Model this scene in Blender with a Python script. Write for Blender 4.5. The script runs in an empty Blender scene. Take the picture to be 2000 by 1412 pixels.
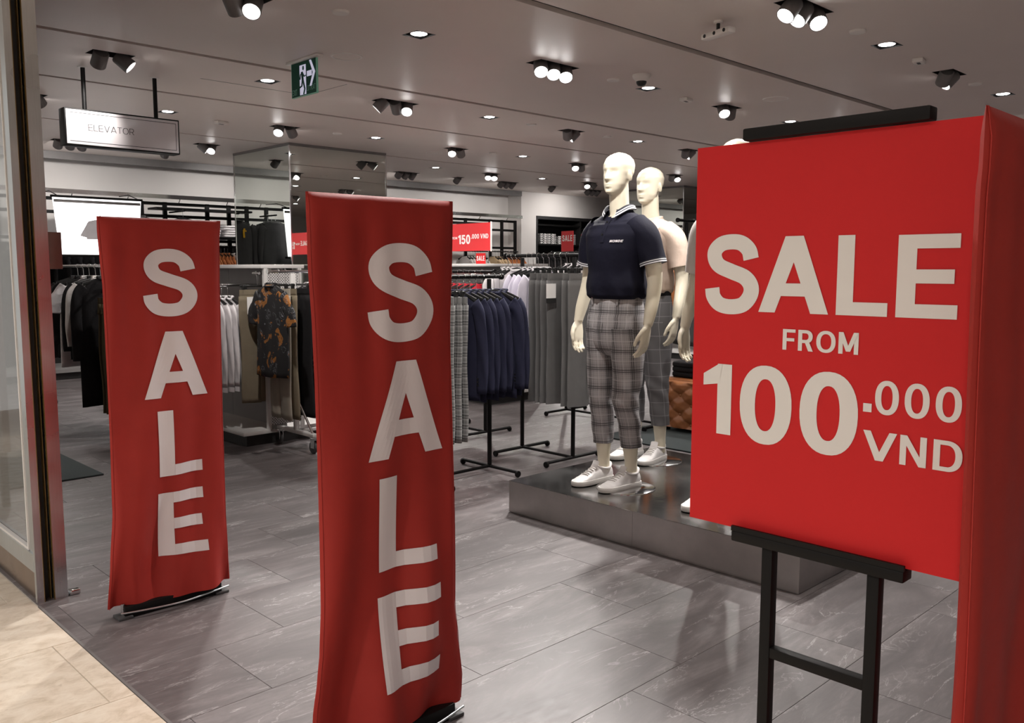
import bpy, bmesh, math, random
from mathutils import Vector, Matrix
PI = math.pi
SC = bpy.context.scene
COL = SC.collection
# ------------------------------------------------------------------ camera
# world: X runs into the shop, Y along the entrance line, Z up; metres
F_PX, CXP, CYP, CAM_H, HORIZON = 1701.0, 1000.0, 706.0, 1.45, 524.0
PITCH = math.atan((CYP - HORIZON) / F_PX)
YAW = math.radians(45.8)
cam_d = bpy.data.cameras.new('camera'); cam = bpy.data.objects.new('camera', cam_d); COL.objects.link(cam)
cam_d.sensor_width = 36.0; cam_d.lens = F_PX * 36.0 / 2000.0; cam_d.clip_start = 0.05; cam_d.clip_end = 200
cam.location = (0, 0, CAM_H)
cam.rotation_euler = (PI / 2 - PITCH, 0, YAW - PI / 2)
SC.camera = cam
_F = Vector((math.cos(YAW), math.sin(YAW), 0)); _R = Vector((math.sin(YAW), -math.cos(YAW), 0))
_fw = _F * math.cos(PITCH) + Vector((0, 0, -math.sin(PITCH))); _up = _F * math.sin(PITCH) + Vector((0, 0, math.cos(PITCH)))
def ray(x, y): return _fw + _R * ((x - CXP) / F_PX) + _up * ((CYP - y) / F_PX)
def onz(x, y, z):
    d = ray(x, y); return Vector((0, 0, CAM_H)) + d * ((z - CAM_H) / d.z)
def onu(x, y, u):
    d = ray(x, y); return Vector((0, 0, CAM_H)) + d * (u / d.x)
def onv(x, y, v):
    d = ray(x, y); return Vector((0, 0, CAM_H)) + d * (v / d.y)
# ------------------------------------------------------------------ view, world
vs = SC.view_settings
vs.view_transform = 'Standard'; vs.look = 'None'; vs.gamma = 1.0; vs.use_curve_mapping = False
vs.exposure = 0.35
SC.cycles.use_denoising = True
SC.cycles.max_bounces = 6; SC.cycles.diffuse_bounces = 3; SC.cycles.glossy_bounces = 4; SC.cycles.transmission_bounces = 5
SC.cycles.use_adaptive_sampling = True; SC.cycles.adaptive_threshold = 0.05
SC.cycles.sample_clamp_indirect = 6.0
SC.cycles.caustics_reflective = False; SC.cycles.caustics_refractive = False
W = bpy.data.worlds.new('mall_light'); SC.world = W; W.use_nodes = True
W.node_tree.nodes['Background'].inputs[0].default_value = (1.0, 0.93, 0.86, 1)
W.node_tree.nodes['Background'].inputs[1].default_value = 0.42
P_DOWN, P_HEAD, P_WASH, P_MALL = 80.0, 122.0, 15.0, 215.0     # lamp powers in watts
CEIL = 3.05
# ------------------------------------------------------------------ materials
MATS = {}
class NT:
    def __init__(s, name):
        s.m = bpy.data.materials.new(name); s.m.use_nodes = True; s.t = s.m.node_tree
        s.b = s.t.nodes['Principled BSDF']; MATS[name] = s.m
    def n(s, typ, **kw):
        x = s.t.nodes.new(typ)
        for k, v in kw.items(): setattr(x, k, v)
        return x
    def l(s, a, b): s.t.links.new(a, b)
    def set(s, **kw):
        for k, v in kw.items():
            i = s.b.inputs[k.replace('_', ' ')]
            i.default_value = (*v, 1) if isinstance(v, (tuple, list)) and len(v) == 3 else v
        return s
    def ramp(s, fac, stops):
        r = s.n('ShaderNodeValToRGB'); e = r.color_ramp.elements
        while len(e) < len(stops): e.new(0.5)
        for i, (p, c) in enumerate(stops):
            e[i].position = p; e[i].color = (*c, 1) if len(c) == 3 else c
        s.l(fac, r.inputs[0]); return r.outputs[0]
    def math(s, op, a, b=None):
        x = s.n('ShaderNodeMath', operation=op)
        for i, q in enumerate((a, b)):
            if q is None: continue
            if isinstance(q, (int, float)): x.inputs[i].default_value = q
            else: s.l(q, x.inputs[i])
        return x.outputs[0]
    def mix(s, fac, a, b):
        x = s.n('ShaderNodeMix', data_type='RGBA')
        for i, q in ((0, fac), (6, a), (7, b)):
            if isinstance(q, (int, float)): x.inputs[i].default_value = q
            elif isinstance(q, (tuple, list)): x.inputs[i].default_value = (*q, 1)
            else: s.l(q, x.inputs[i])
        return x.outputs[2]
    def bump(s, h, strength=0.2, dist=0.01):
        b = s.n('ShaderNodeBump'); b.inputs['Strength'].default_value = strength; b.inputs['Distance'].default_value = dist
        s.l(h, b.inputs['Height']); s.l(b.outputs[0], s.b.inputs['Normal'])
    def coord(s, kind='Object', scale=(1, 1, 1), rot=(0, 0, 0)):
        if kind == 'World': src = s.n('ShaderNodeNewGeometry').outputs['Position']
        else: src = s.n('ShaderNodeTexCoord').outputs[kind]
        m = s.n('ShaderNodeMapping'); m.inputs['Scale'].default_value = scale; m.inputs['Rotation'].default_value = rot
        s.l(src, m.inputs['Vector']); return m.outputs[0]
    def noise(s, vec, scale=5, detail=4, rough=.5, dist=0):
        x = s.n('ShaderNodeTexNoise'); x.inputs['Scale'].default_value = scale; x.inputs['Detail'].default_value = detail
        x.inputs['Roughness'].default_value = rough; x.inputs['Distortion'].default_value = dist
        s.l(vec, x.inputs['Vector']); return x.outputs['Fac']
def plain(name, col, rough=.5, metal=0.0, var=.06, scale=8, spec=None):
    m = NT(name).set(Roughness=rough, Metallic=metal)
    if spec is not None: m.b.inputs['Specular IOR Level'].default_value = spec
    f = m.noise(m.coord('Object'), scale, 3)
    a = tuple(max(0, c * (1 - var)) for c in col); b = tuple(min(1, c * (1 + var)) for c in col)
    m.l(m.ramp(f, [(.3, a), (.7, b)]), m.b.inputs['Base Color']); return m.m
def cloth(name, col, rough=.85, var=.10, weave=900, bump=.25):
    m = NT(name).set(Roughness=rough)
    m.b.inputs['Specular IOR Level'].default_value = .2
    c = m.coord('Object'); f = m.noise(c, 9, 4); w = m.noise(c, weave, 1)
    mixf = m.math('ADD', m.math('MULTIPLY', f, .7), m.math('MULTIPLY', w, .3))
    a = tuple(max(0, x * (1 - var)) for x in col); b = tuple(min(1, x * (1 + var)) for x in col)
    m.l(m.ramp(mixf, [(.3, a), (.7, b)]), m.b.inputs['Base Color'])
    m.bump(m.noise(c, 22, 4), bump, .01); return m.m
def emit(name, col, strength):
    m = NT(name); m.set(Base_Color=(.8, .8, .8)); m.b.inputs['Emission Color'].default_value = (*col, 1); m.b.inputs['Emission Strength'].default_value = strength
    f = m.noise(m.coord('Object'), 20, 2); m.l(m.ramp(f, [(.3, (.7, .7, .7)), (.7, (.8, .8, .8))]), m.b.inputs['Base Color']); return m.m

def floor_mat():
    m = NT('shop_floor_stone'); oi = m.n('ShaderNodeObjectInfo').outputs['Random']
    pos = m.n('ShaderNodeNewGeometry').outputs['Position']
    off = m.n('ShaderNodeVectorMath', operation='SCALE'); cmb = m.n('ShaderNodeCombineXYZ')
    m.l(m.math('MULTIPLY', oi, 37.0), cmb.inputs[0]); m.l(m.math('MULTIPLY', oi, 91.0), cmb.inputs[1])
    add = m.n('ShaderNodeVectorMath', operation='ADD'); m.l(pos, add.inputs[0]); m.l(cmb.outputs[0], add.inputs[1])
    mp = m.n('ShaderNodeMapping'); mp.inputs['Scale'].default_value = (.55, 2.2, 1); mp.inputs['Rotation'].default_value = (0, 0, .18); m.l(add.outputs[0], mp.inputs['Vector'])
    v = mp.outputs[0]
    broad = m.noise(v, 2.6, 7, .68, .9); fine = m.noise(v, 34, 6, .75, .5)
    base = m.ramp(m.math('ADD', m.math('MULTIPLY', broad, .7), m.math('MULTIPLY', fine, .3)), [(.32, (.060, .050, .051)), (.5, (.118, .101, .102)), (.68, (.235, .208, .209))])
    n1 = m.noise(v, 2.3, 8, .62, 1.3)
    vein = m.math('SUBTRACT', 1.0, m.math('MULTIPLY', m.math('ABSOLUTE', m.math('SUBTRACT', n1, .5)), 95.0))
    brk = m.ramp(m.noise(v, 2.6, 3), [(.42, (0, 0, 0)), (.60, (1, 1, 1))])
    vf = m.math('MULTIPLY', m.math('MAXIMUM', vein, 0.0), brk)
    tone = m.mix(m.math('MULTIPLY', oi, .30), base, (.17, .157, .158))
    m.l(m.mix(m.math('MULTIPLY', vf, .65), tone, (.48, .455, .45)), m.b.inputs['Base Color'])
    m.l(m.ramp(fine, [(.3, (.38,) * 3), (.7, (.52,) * 3)]), m.b.inputs['Roughness'])
    m.bump(fine, .08, .002)
floor_mat()
def marble_mat():
    m = NT('mall_marble').set(Roughness=.3); v = m.coord('World', (1, 1.6, 1), (0, 0, .5))
    a = m.noise(v, 11, 9, .7, .5); b = m.noise(v, 45, 4, .6)
    c = m.ramp(a, [(.30, (.55, .455, .345)), (.5, (.73, .63, .51)), (.70, (.83, .75, .63))])
    spot = m.ramp(m.noise(v, 20, 5, .7, 1.0), [(.62, (0, 0, 0)), (.74, (1, 1, 1))])
    m.l(m.mix(m.math('MULTIPLY', spot, .35), c, (.30, .235, .165)), m.b.inputs['Base Color'])
marble_mat()
def steel_mat(name, col, rough, aniso_scale=(1, 1, 60), var=.25):
    m = NT(name).set(Metallic=1.0)
    f = m.noise(m.coord('Object', aniso_scale), 9, 5, .6); g = m.noise(m.coord('Object'), 3, 4)
    a = tuple(c * (1 - var) for c in col)
    m.l(m.ramp(m.math('ADD', m.math('MULTIPLY', f, .5), m.math('MULTIPLY', g, .5)), [(.3, a), (.7, col)]), m.b.inputs['Base Color'])
    m.l(m.ramp(g, [(.3, (rough * .7,) * 3), (.7, (rough * 1.25,) * 3)]), m.b.inputs['Roughness'])
    return m
steel_mat('platform_steel_side', (.50, .47, .455), .34, (1, 1, 1))
_pm = steel_mat('platform_steel_top', (.42, .415, .41), .17, (1, 1, 1), .3)
_pm.bump(_pm.noise(_pm.coord('Object', (1, 1, 1)), 6, 5, .6, .8), .10, .01)
steel_mat('jamb_steel', (.72, .77, .79), .34, (30, 30, 1), .2)
steel_mat('chrome', (.75, .75, .75), .12, (1, 1, 1), .1)
steel_mat('bronze_panel', (.42, .33, .27), .28, (1, 1, 1), .25)
m_ = NT('mirror_glass').set(Metallic=1.0, Roughness=.012)
m_.l(m_.ramp(m_.noise(m_.coord('Object'), 2, 2), [(.3, (.62, .66, .62)), (.7, (.66, .70, .66))]), m_.b.inputs['Base Color'])
m_ = NT('clear_glass').set(Roughness=.02, IOR=1.45); m_.b.inputs['Transmission Weight'].default_value = 1.0
m_.l(m_.ramp(m_.noise(m_.coord('Object'), 2, 2), [(.3, (.88, .93, .93)), (.7, (.92, .96, .96))]), m_.b.inputs['Base Color'])
plain('ceiling_paint', (.76, .675, .63), .45, var=.02, scale=1.5)
plain('ceiling_void', (.05, .045, .042), .9)
plain('wall_paint', (.78, .745, .72), .75, var=.02, scale=1)
plain('black_metal', (.006, .0055, .0055), .5, spec=.18)
plain('black_board', (.02, .019, .019), .55)
plain('white_metal', (.70, .68, .66), .35, var=.02)
plain('grey_panel', (.30, .29, .285), .5, var=.04)
plain('lamp_grey', (.17, .16, .158), .5)
plain('lamp_dark', (.02, .018, .018), .6)
plain('white_plastic', (.84, .80, .76), .4, var=.02)
plain('black_plastic', (.010, .010, .010), .35)
plain('brass', (.22, .14, .05), .5, .6)
plain('brown_jamb', (.16, .085, .075), .35, .4)
plain('rubber_grey', (.06, .06, .062), .6)
plain('paper_white', (.82, .80, .78), .6, var=.01)
plain('paper_cream', (.62, .57, .50), .6, var=.03)
plain('print_grey', (.25, .24, .23), .6)
plain('print_black', (.015, .015, .015), .5)
plain('letter_cloth_white', (.80, .755, .77), .8, var=.02)
plain('letter_board_white', (.72, .70, .67), .5, var=.015)
plain('board_red', (.56, .018, .020), .55, var=.03, scale=2, spec=.2)
plain('sign_red', (.62, .030, .035), .45, var=.03, scale=2)
plain('mannequin_skin', (.80, .735, .585), .34, var=.015)
plain('shoe_white', (.80, .77, .76), .5, var=.02)
plain('shoe_sole', (.78, .75, .72), .55, var=.02)
plain('shop_mat', (.035, .045, .046), .95, var=.25, scale=300)
plain('exit_green', (.0, .075, .042), .5, spec=.2)
plain('exit_edge', (.30, .72, .55), .2)
emit('exit_white', (.75, .75, 1.0), .35)
emit('lamp_glow', (1.0, .97, .95), 14.0)
emit('lightbox_glow', (1.0, .96, .97), 1.5)
cloth('banner_red', (.37, .033, .026), .58, .06, 1400, .12)
cloth('cloth_white', (.80, .765, .775)); cloth('cloth_offwhite', (.70, .66, .63)); cloth('cloth_lilac', (.74, .70, .80))
cloth('cloth_black', (.012, .011, .012)); cloth('cloth_charcoal', (.045, .043, .044)); cloth('cloth_grey', (.13, .126, .125))
cloth('cloth_navy', (.020, .021, .043)); cloth('polo_navy', (.0065, .0065, .016), .85); cloth('cloth_khaki', (.20, .165, .115))
cloth('cloth_olive', (.105, .085, .048)); cloth('cloth_stone', (.36, .325, .27)); cloth('cloth_dark_olive', (.060, .054, .042))
cloth('cloth_red', (.60, .028, .045)); cloth('cloth_orange', (.42, .15, .055)); cloth('cloth_tan', (.55, .40, .24)); cloth('cloth_yellow', (.72, .38, .025))
cloth('cloth_beige_knit', (.60, .475, .395), .9, .10, 500, .4)
cloth('cloth_striped_dark', (.10, .10, .10))
def leather():
    m = NT('tan_leather').set(Roughness=.38); c = m.coord('Object'); f = m.noise(c, 6, 5, .6)
    m.l(m.ramp(f, [(.3, (.25, .085, .028)), (.7, (.37, .145, .052))]), m.b.inputs['Base Color']); m.bump(m.noise(c, 90, 4), .15, .003)
leather()
def plaid(name, base, dark, light, size, line_d, line_l, band=None, wd=.055, wl=.05):
    m = NT(name).set(Roughness=.85); m.b.inputs['Specular IOR Level'].default_value = .2
    uv = m.n('ShaderNodeTexCoord').outputs['UV']; sp = m.n('ShaderNodeSeparateXYZ'); m.l(uv, sp.inputs[0])
    col = base
    def stripe(axis, off, wid, per=1.0):
        fr = m.math('FRACT', m.math('ADD', m.math('MULTIPLY', sp.outputs[axis], per / size), off))
        return m.math('LESS_THAN', fr, wid)
    if band:
        fb = m.math('ADD', m.math('MULTIPLY', stripe(0, .3, .45), .5), m.math('MULTIPLY', stripe(1, .3, .45), .5)); col = m.mix(fb, base, band)
        fc = m.math('ADD', m.math('MULTIPLY', stripe(0, .05, .5, 9), .18), m.math('MULTIPLY', stripe(1, .05, .5, 9), .18)); col = m.mix(fc, col, light)
    for ax in (0, 1):
        for o in (line_l): col = m.mix(m.math('MULTIPLY', stripe(ax, o, wl), .75), col, light)
        for o in (line_d): col = m.mix(m.math('MULTIPLY', stripe(ax, o, wd), .85), col, dark)
    w = m.noise(m.n('ShaderNodeTexCoord').outputs['Object'], 700, 1)
    m.l(m.mix(m.math('MULTIPLY', w, .25), col, (.12, .12, .12)), m.b.inputs['Base Color'])
plaid('plaid_bold', (.37, .35, .355), (.030, .028, .030), (.66, .63, .64), .112, (.10, .20), (.62,), (.20, .19, .195), .042, .030)
plaid('plaid_window', (.155, .15, .155), (.09, .09, .09), (.36, .35, .36), .088, (), (.1,))
plaid('plaid_dark', (.13, .13, .13), (.02, .02, .02), (.40, .40, .39), .07, (.2, .45), (.05, .6), (.22, .22, .215))
def floral():
    m = NT('floral_print').set(Roughness=.8); c = m.coord('Object')
    w = m.noise(c, 8.5, 3, .5, .8)
    col = m.mix(m.ramp(w, [(.575, (0, 0, 0)), (.585, (1, 1, 1))]), (.009, .008, .009), (.33, .125, .022))
    st = m.noise(c, 60, 2, .5, 2.0)
    col = m.mix(m.math('MULTIPLY', m.ramp(st, [(.60, (0, 0, 0)), (.63, (1, 1, 1))]), m.ramp(w, [(.575, (0, 0, 0)), (.585, (1, 1, 1))])), col, (.03, .018, .01))
    vo = m.n('ShaderNodeTexVoronoi'); vo.inputs['Scale'].default_value = 13; dn = m.noise(c, 24, 3, .6, 1.5)
    ad = m.n('ShaderNodeVectorMath', operation='ADD'); cx = m.n('ShaderNodeCombineXYZ'); m.l(m.math('MULTIPLY', dn, .09), cx.inputs[1]); m.l(m.math('MULTIPLY', dn, .07), cx.inputs[2])
    m.l(c, ad.inputs[0]); m.l(cx.outputs[0], ad.inputs[1]); m.l(ad.outputs[0], vo.inputs['Vector'])
    ring = m.ramp(m.math('PINGPONG', m.math('MULTIPLY', vo.outputs['Distance'], 9.0), 1.0), [(.80, (0, 0, 0)), (.92, (1, 1, 1))])
    near = m.ramp(vo.outputs['Distance'], [(.32, (1, 1, 1)), (.36, (0, 0, 0))])
    some = m.ramp(m.noise(c, 5.0, 2), [(.40, (0, 0, 0)), (.46, (1, 1, 1))])
    col = m.mix(m.math('MULTIPLY', m.math('MULTIPLY', m.math('MULTIPLY', ring, near), some), .9), col, (.36, .37, .40))
    m.l(col, m.b.inputs['Base Color'])
floral()
def rib_collar():
    m = NT('navy_rib_collar').set(Roughness=.8); sp = m.n('ShaderNodeSeparateXYZ'); m.l(m.n('ShaderNodeTexCoord').outputs['UV'], sp.inputs[0])
    y = sp.outputs[1]; a = m.math('MULTIPLY', m.math('GREATER_THAN', y, .64), m.math('LESS_THAN', y, .75)); b = m.math('MULTIPLY', m.math('GREATER_THAN', y, .84), m.math('LESS_THAN', y, .95))
    m.l(m.mix(m.math('ADD', a, b), (.0065, .0065, .016), (.72, .72, .74)), m.b.inputs['Base Color'])
rib_collar()
def mono_print():
    m = NT('mono_print').set(Roughness=.85); c = m.coord('Object'); w = m.noise(c, 26, 3, .55, 1.0)
    m.l(m.ramp(w, [(.46, (.02, .02, .02)), (.50, (.72, .70, .69))]), m.b.inputs['Base Color'])
mono_print()
def denim():
    m = NT('blue_floral').set(Roughness=.85); c = m.coord('Object'); w = m.noise(c, 18, 4, .6, 1.0)
    m.l(m.ramp(w, [(.38, (.015, .015, .02)), (.47, (.07, .10, .16)), (.52, (.02, .018, .02)), (.6, (.5, .42, .38)), (.66, (.02, .02, .02))]), m.b.inputs['Base Color'])
denim()
def rib_stripes():   # navy rib knit with two white lines; lines follow the strip's own width
    m = NT('navy_rib').set(Roughness=.8); sp = m.n('ShaderNodeSeparateXYZ'); m.l(m.n('ShaderNodeTexCoord').outputs['UV'], sp.inputs[0])
    y = sp.outputs[1]; a = m.math('MULTIPLY', m.math('GREATER_THAN', y, .28), m.math('LESS_THAN', y, .46)); b = m.math('MULTIPLY', m.math('GREATER_THAN', y, .66), m.math('LESS_THAN', y, .90))
    m.l(m.mix(m.math('ADD', a, b), (.0065, .0065, .016), (.72, .72, .74)), m.b.inputs['Base Color'])
rib_stripes()
def mesh_grey():
    m = NT('perforated_panel').set(Roughness=.45); c = m.coord('Object', (1, 1, 1), (0, PI / 4, 0)); sp = m.n('ShaderNodeSeparateXYZ'); m.l(c, sp.inputs[0])
    fx = m.math('FRACT', m.math('MULTIPLY', sp.outputs[0], 62)); fz = m.math('FRACT', m.math('MULTIPLY', sp.outputs[2], 62))
    hole = m.math('MULTIPLY', m.math('GREATER_THAN', fx, .45), m.math('GREATER_THAN', fz, .45))
    m.l(m.mix(hole, (.66, .64, .63), (.06, .058, .058)), m.b.inputs['Base Color'])
mesh_grey()
# ------------------------------------------------------------------ mesh helpers
class MB:
    def __init__(s): s.v = []; s.f = []; s.uv = []
    def face(s, idx, uv=None): s.f.append(tuple(idx)); s.uv.append(uv or [(0, 0)] * len(idx))
    def box(s, x0, x1, y0, y1, z0, z1, M=None):
        b = len(s.v); P = [(x, y, z) for z in (z0, z1) for y in (y0, y1) for x in (x0, x1)]
        if M is not None: P = [tuple(M @ Vector(p)) for p in P]
        s.v += P
        for q in ((0, 2, 3, 1), (4, 5, 7, 6), (0, 1, 5, 4), (2, 6, 7, 3), (0, 4, 6, 2), (1, 3, 7, 5)): s.face([b + i for i in q])
        return s
    def rbox(s, x0, x1, y0, y1, z0, z1, r=.01, seg=2, M=None):
        bm = bmesh.new(); bmesh.ops.create_cube(bm, size=1)
        for v in bm.verts: v.co = Vector(((x0 + x1) / 2 + v.co.x * (x1 - x0), (y0 + y1) / 2 + v.co.y * (y1 - y0), (z0 + z1) / 2 + v.co.z * (z1 - z0)))
        bmesh.ops.bevel(bm, geom=bm.edges[:], offset=r, segments=seg, affect='EDGES', profile=.5)
        return s.add_bm(bm, M)
    def add_bm(s, bm, M=None):
        b = len(s.v); bm.verts.index_update()
        for v in bm.verts: s.v.append(tuple(M @ v.co) if M is not None else tuple(v.co))
        for f in bm.faces: s.face([b + v.index for v in f.verts])
        bm.free(); return s
    def loft(s, rings, cap0=True, cap1=True, closed=True, uvs=None):
        n = len(rings[0]); b = len(s.v)
        for r in rings: s.v += [tuple(p) for p in r]
        m = n if closed else n - 1
        for j in range(len(rings) - 1):
            for i in range(m):
                k = (i + 1) % n; q = [b + j * n + i, b + j * n + k, b + (j + 1) * n + k, b + (j + 1) * n + i]
                if uvs:
                    U, V = uvs; s.face(q, [(U[j][i], V[j]), (U[j][i + 1], V[j]), (U[j + 1][i + 1], V[j + 1]), (U[j + 1][i], V[j + 1])])
                else: s.face(q, [(i / m, j), ((i + 1) / m, j), ((i + 1) / m, j + 1), (i / m, j + 1)])
        if closed and cap0: s.face([b + i for i in range(n)][::-1])
        if closed and cap1: s.face([b + (len(rings) - 1) * n + i for i in range(n)])
        return s
    def tube(s, pts, r, n=8, cap=True):
        pts = [Vector(p) for p in pts]; R = r if isinstance(r, (list, tuple)) else [r] * len(pts); rings = []; nrm = None
        for i, p in enumerate(pts):
            t = (pts[min(i + 1, len(pts) - 1)] - pts[max(i - 1, 0)]).normalized()
            if nrm is None: nrm = (Vector((0, 0, 1)) if abs(t.z) < .9 else Vector((1, 0, 0))).cross(t).normalized()
            else: nrm = (nrm - t * nrm.dot(t)).normalized()
            bn = t.cross(nrm); rings.append([p + (nrm * math.cos(2 * PI * k / n) + bn * math.sin(2 * PI * k / n)) * R[i] for k in range(n)])
        return s.loft(rings, cap, cap)
    def lathe(s, prof, n=20, M=None):
        rings = [[Vector((r * math.cos(2 * PI * k / n), r * math.sin(2 * PI * k / n), z)) for k in range(n)] for r, z in prof]
        if M is not None: rings = [[M @ p for p in r] for r in rings]
        return s.loft(rings)
    def build(s, name, mat, parent=None, smooth=None, loc=None):
        me = bpy.data.meshes.new(name); me.from_pydata(s.v, [], s.f); ul = me.uv_layers.new(name='UVMap')
        flat = [c for f in s.uv for p in f for c in p]
        ul.data.foreach_set('uv', flat)
        me.materials.append(MATS[mat]); me.validate(); me.update()
        if smooth:
            me.polygons.foreach_set('use_smooth', [True] * len(me.polygons))
            if smooth < 180: me.set_sharp_from_angle(angle=math.radians(smooth))
        o = bpy.data.objects.new(name, me); COL.objects.link(o)
        if parent: o.parent = parent
        if loc: o.location = loc
        return o
def tag(o, label=None, cat=None, group=None, kind=None):
    if label: o['label'] = label
    if cat: o['category'] = cat
    if group: o['group'] = group
    if kind: o['kind'] = kind
    return o
def thing(name, label, cat, loc=(0, 0, 0), rz=0.0, group=None):
    o = bpy.data.objects.new(name, None); COL.objects.link(o); o.empty_display_size = .1
    o.location = loc; o.rotation_euler = (0, 0, rz); return tag(o, label, cat, group)
KIDS = {}
def dup(root, loc, rz=None, label=None, group=None):
    def cp(o, par):
        c = o.copy(); COL.objects.link(c); c.parent = par
        for ch in o.children: cp(ch, c)
        return c
    r = cp(root, None); r.location = loc
    if rz is not None: r.rotation_euler = (0, 0, rz)
    if label: r['label'] = label
    if group: r['group'] = group
    return r
def struct(o): o['kind'] = 'structure'; return o
def ell(cx, cy, z, rx, ry, n=32, p=2.0):
    out = []
    for k in range(n):
        a = 2 * PI * k / n; c, s_ = math.cos(a), math.sin(a)
        out.append(Vector((cx + rx * math.copysign(abs(c) ** (2 / p), c), cy + ry * math.copysign(abs(s_) ** (2 / p), s_), z)))
    return out
def lerp(a, b, t): return a + (b - a) * t
def interp(tab, z):      # tab: list of (z, values...) with z ascending; smooth interpolation
    if z <= tab[0][0]: return tab[0][1:]
    for i in range(len(tab) - 1):
        if z <= tab[i + 1][0]:
            a, b = tab[i], tab[i + 1]; t = (z - a[0]) / (b[0] - a[0]); t = t * t * (3 - 2 * t) * .5 + t * .5
            return tuple(lerp(p, q, t) for p, q in zip(a[1:], b[1:]))
    return tab[-1][1:]
def crom(pts, n=8):
    P = [Vector(p) for p in pts]; P = [P[0] * 2 - P[1]] + P + [P[-1] * 2 - P[-2]]; out = []
    for i in range(1, len(P) - 2):
        for k in range(n):
            t = k / n; a, b, c, d = P[i - 1], P[i], P[i + 1], P[i + 2]
            out.append(.5 * ((2 * b) + (c - a) * t + (2 * a - 5 * b + 4 * c - d) * t * t + (3 * b - a - 3 * c + d) * t ** 3))
    out.append(P[-2]); return out
# ------------------------------------------------------------------ lettering: every glyph is a set of strips of (edge, edge) pairs
def stroke(pts, t):
    P = [Vector((p[0], p[1])) for p in pts]; out = []
    for i, p in enumerate(P):
        d = (P[min(i + 1, len(P) - 1)] - P[max(i - 1, 0)]).normalized(); n = Vector((-d.y, d.x)) * (t / 2); out.append((p + n, p - n))
    return out
def rect(x0, y0, x1, y1): return [(Vector((x0, y0)), Vector((x1, y0))), (Vector((x0, y1)), Vector((x1, y1)))]
def quad(a, b, c, d): return [(Vector(a), Vector(b)), (Vector(c), Vector(d))]
def ring_strip(cx, cy, rx, ry, t, a0=0, a1=2 * PI, n=40, p=2.25):
    out = []
    for k in range(n + 1):
        a = lerp(a0, a1, k / n); c, s_ = math.cos(a), math.sin(a)
        e = lambda X, Y: Vector((cx + X * math.copysign(abs(c) ** (2 / p), c), cy + Y * math.copysign(abs(s_) ** (2 / p), s_)))
        out.append((e(rx, ry), e(rx - t, ry - t * .88)))
    return out
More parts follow.
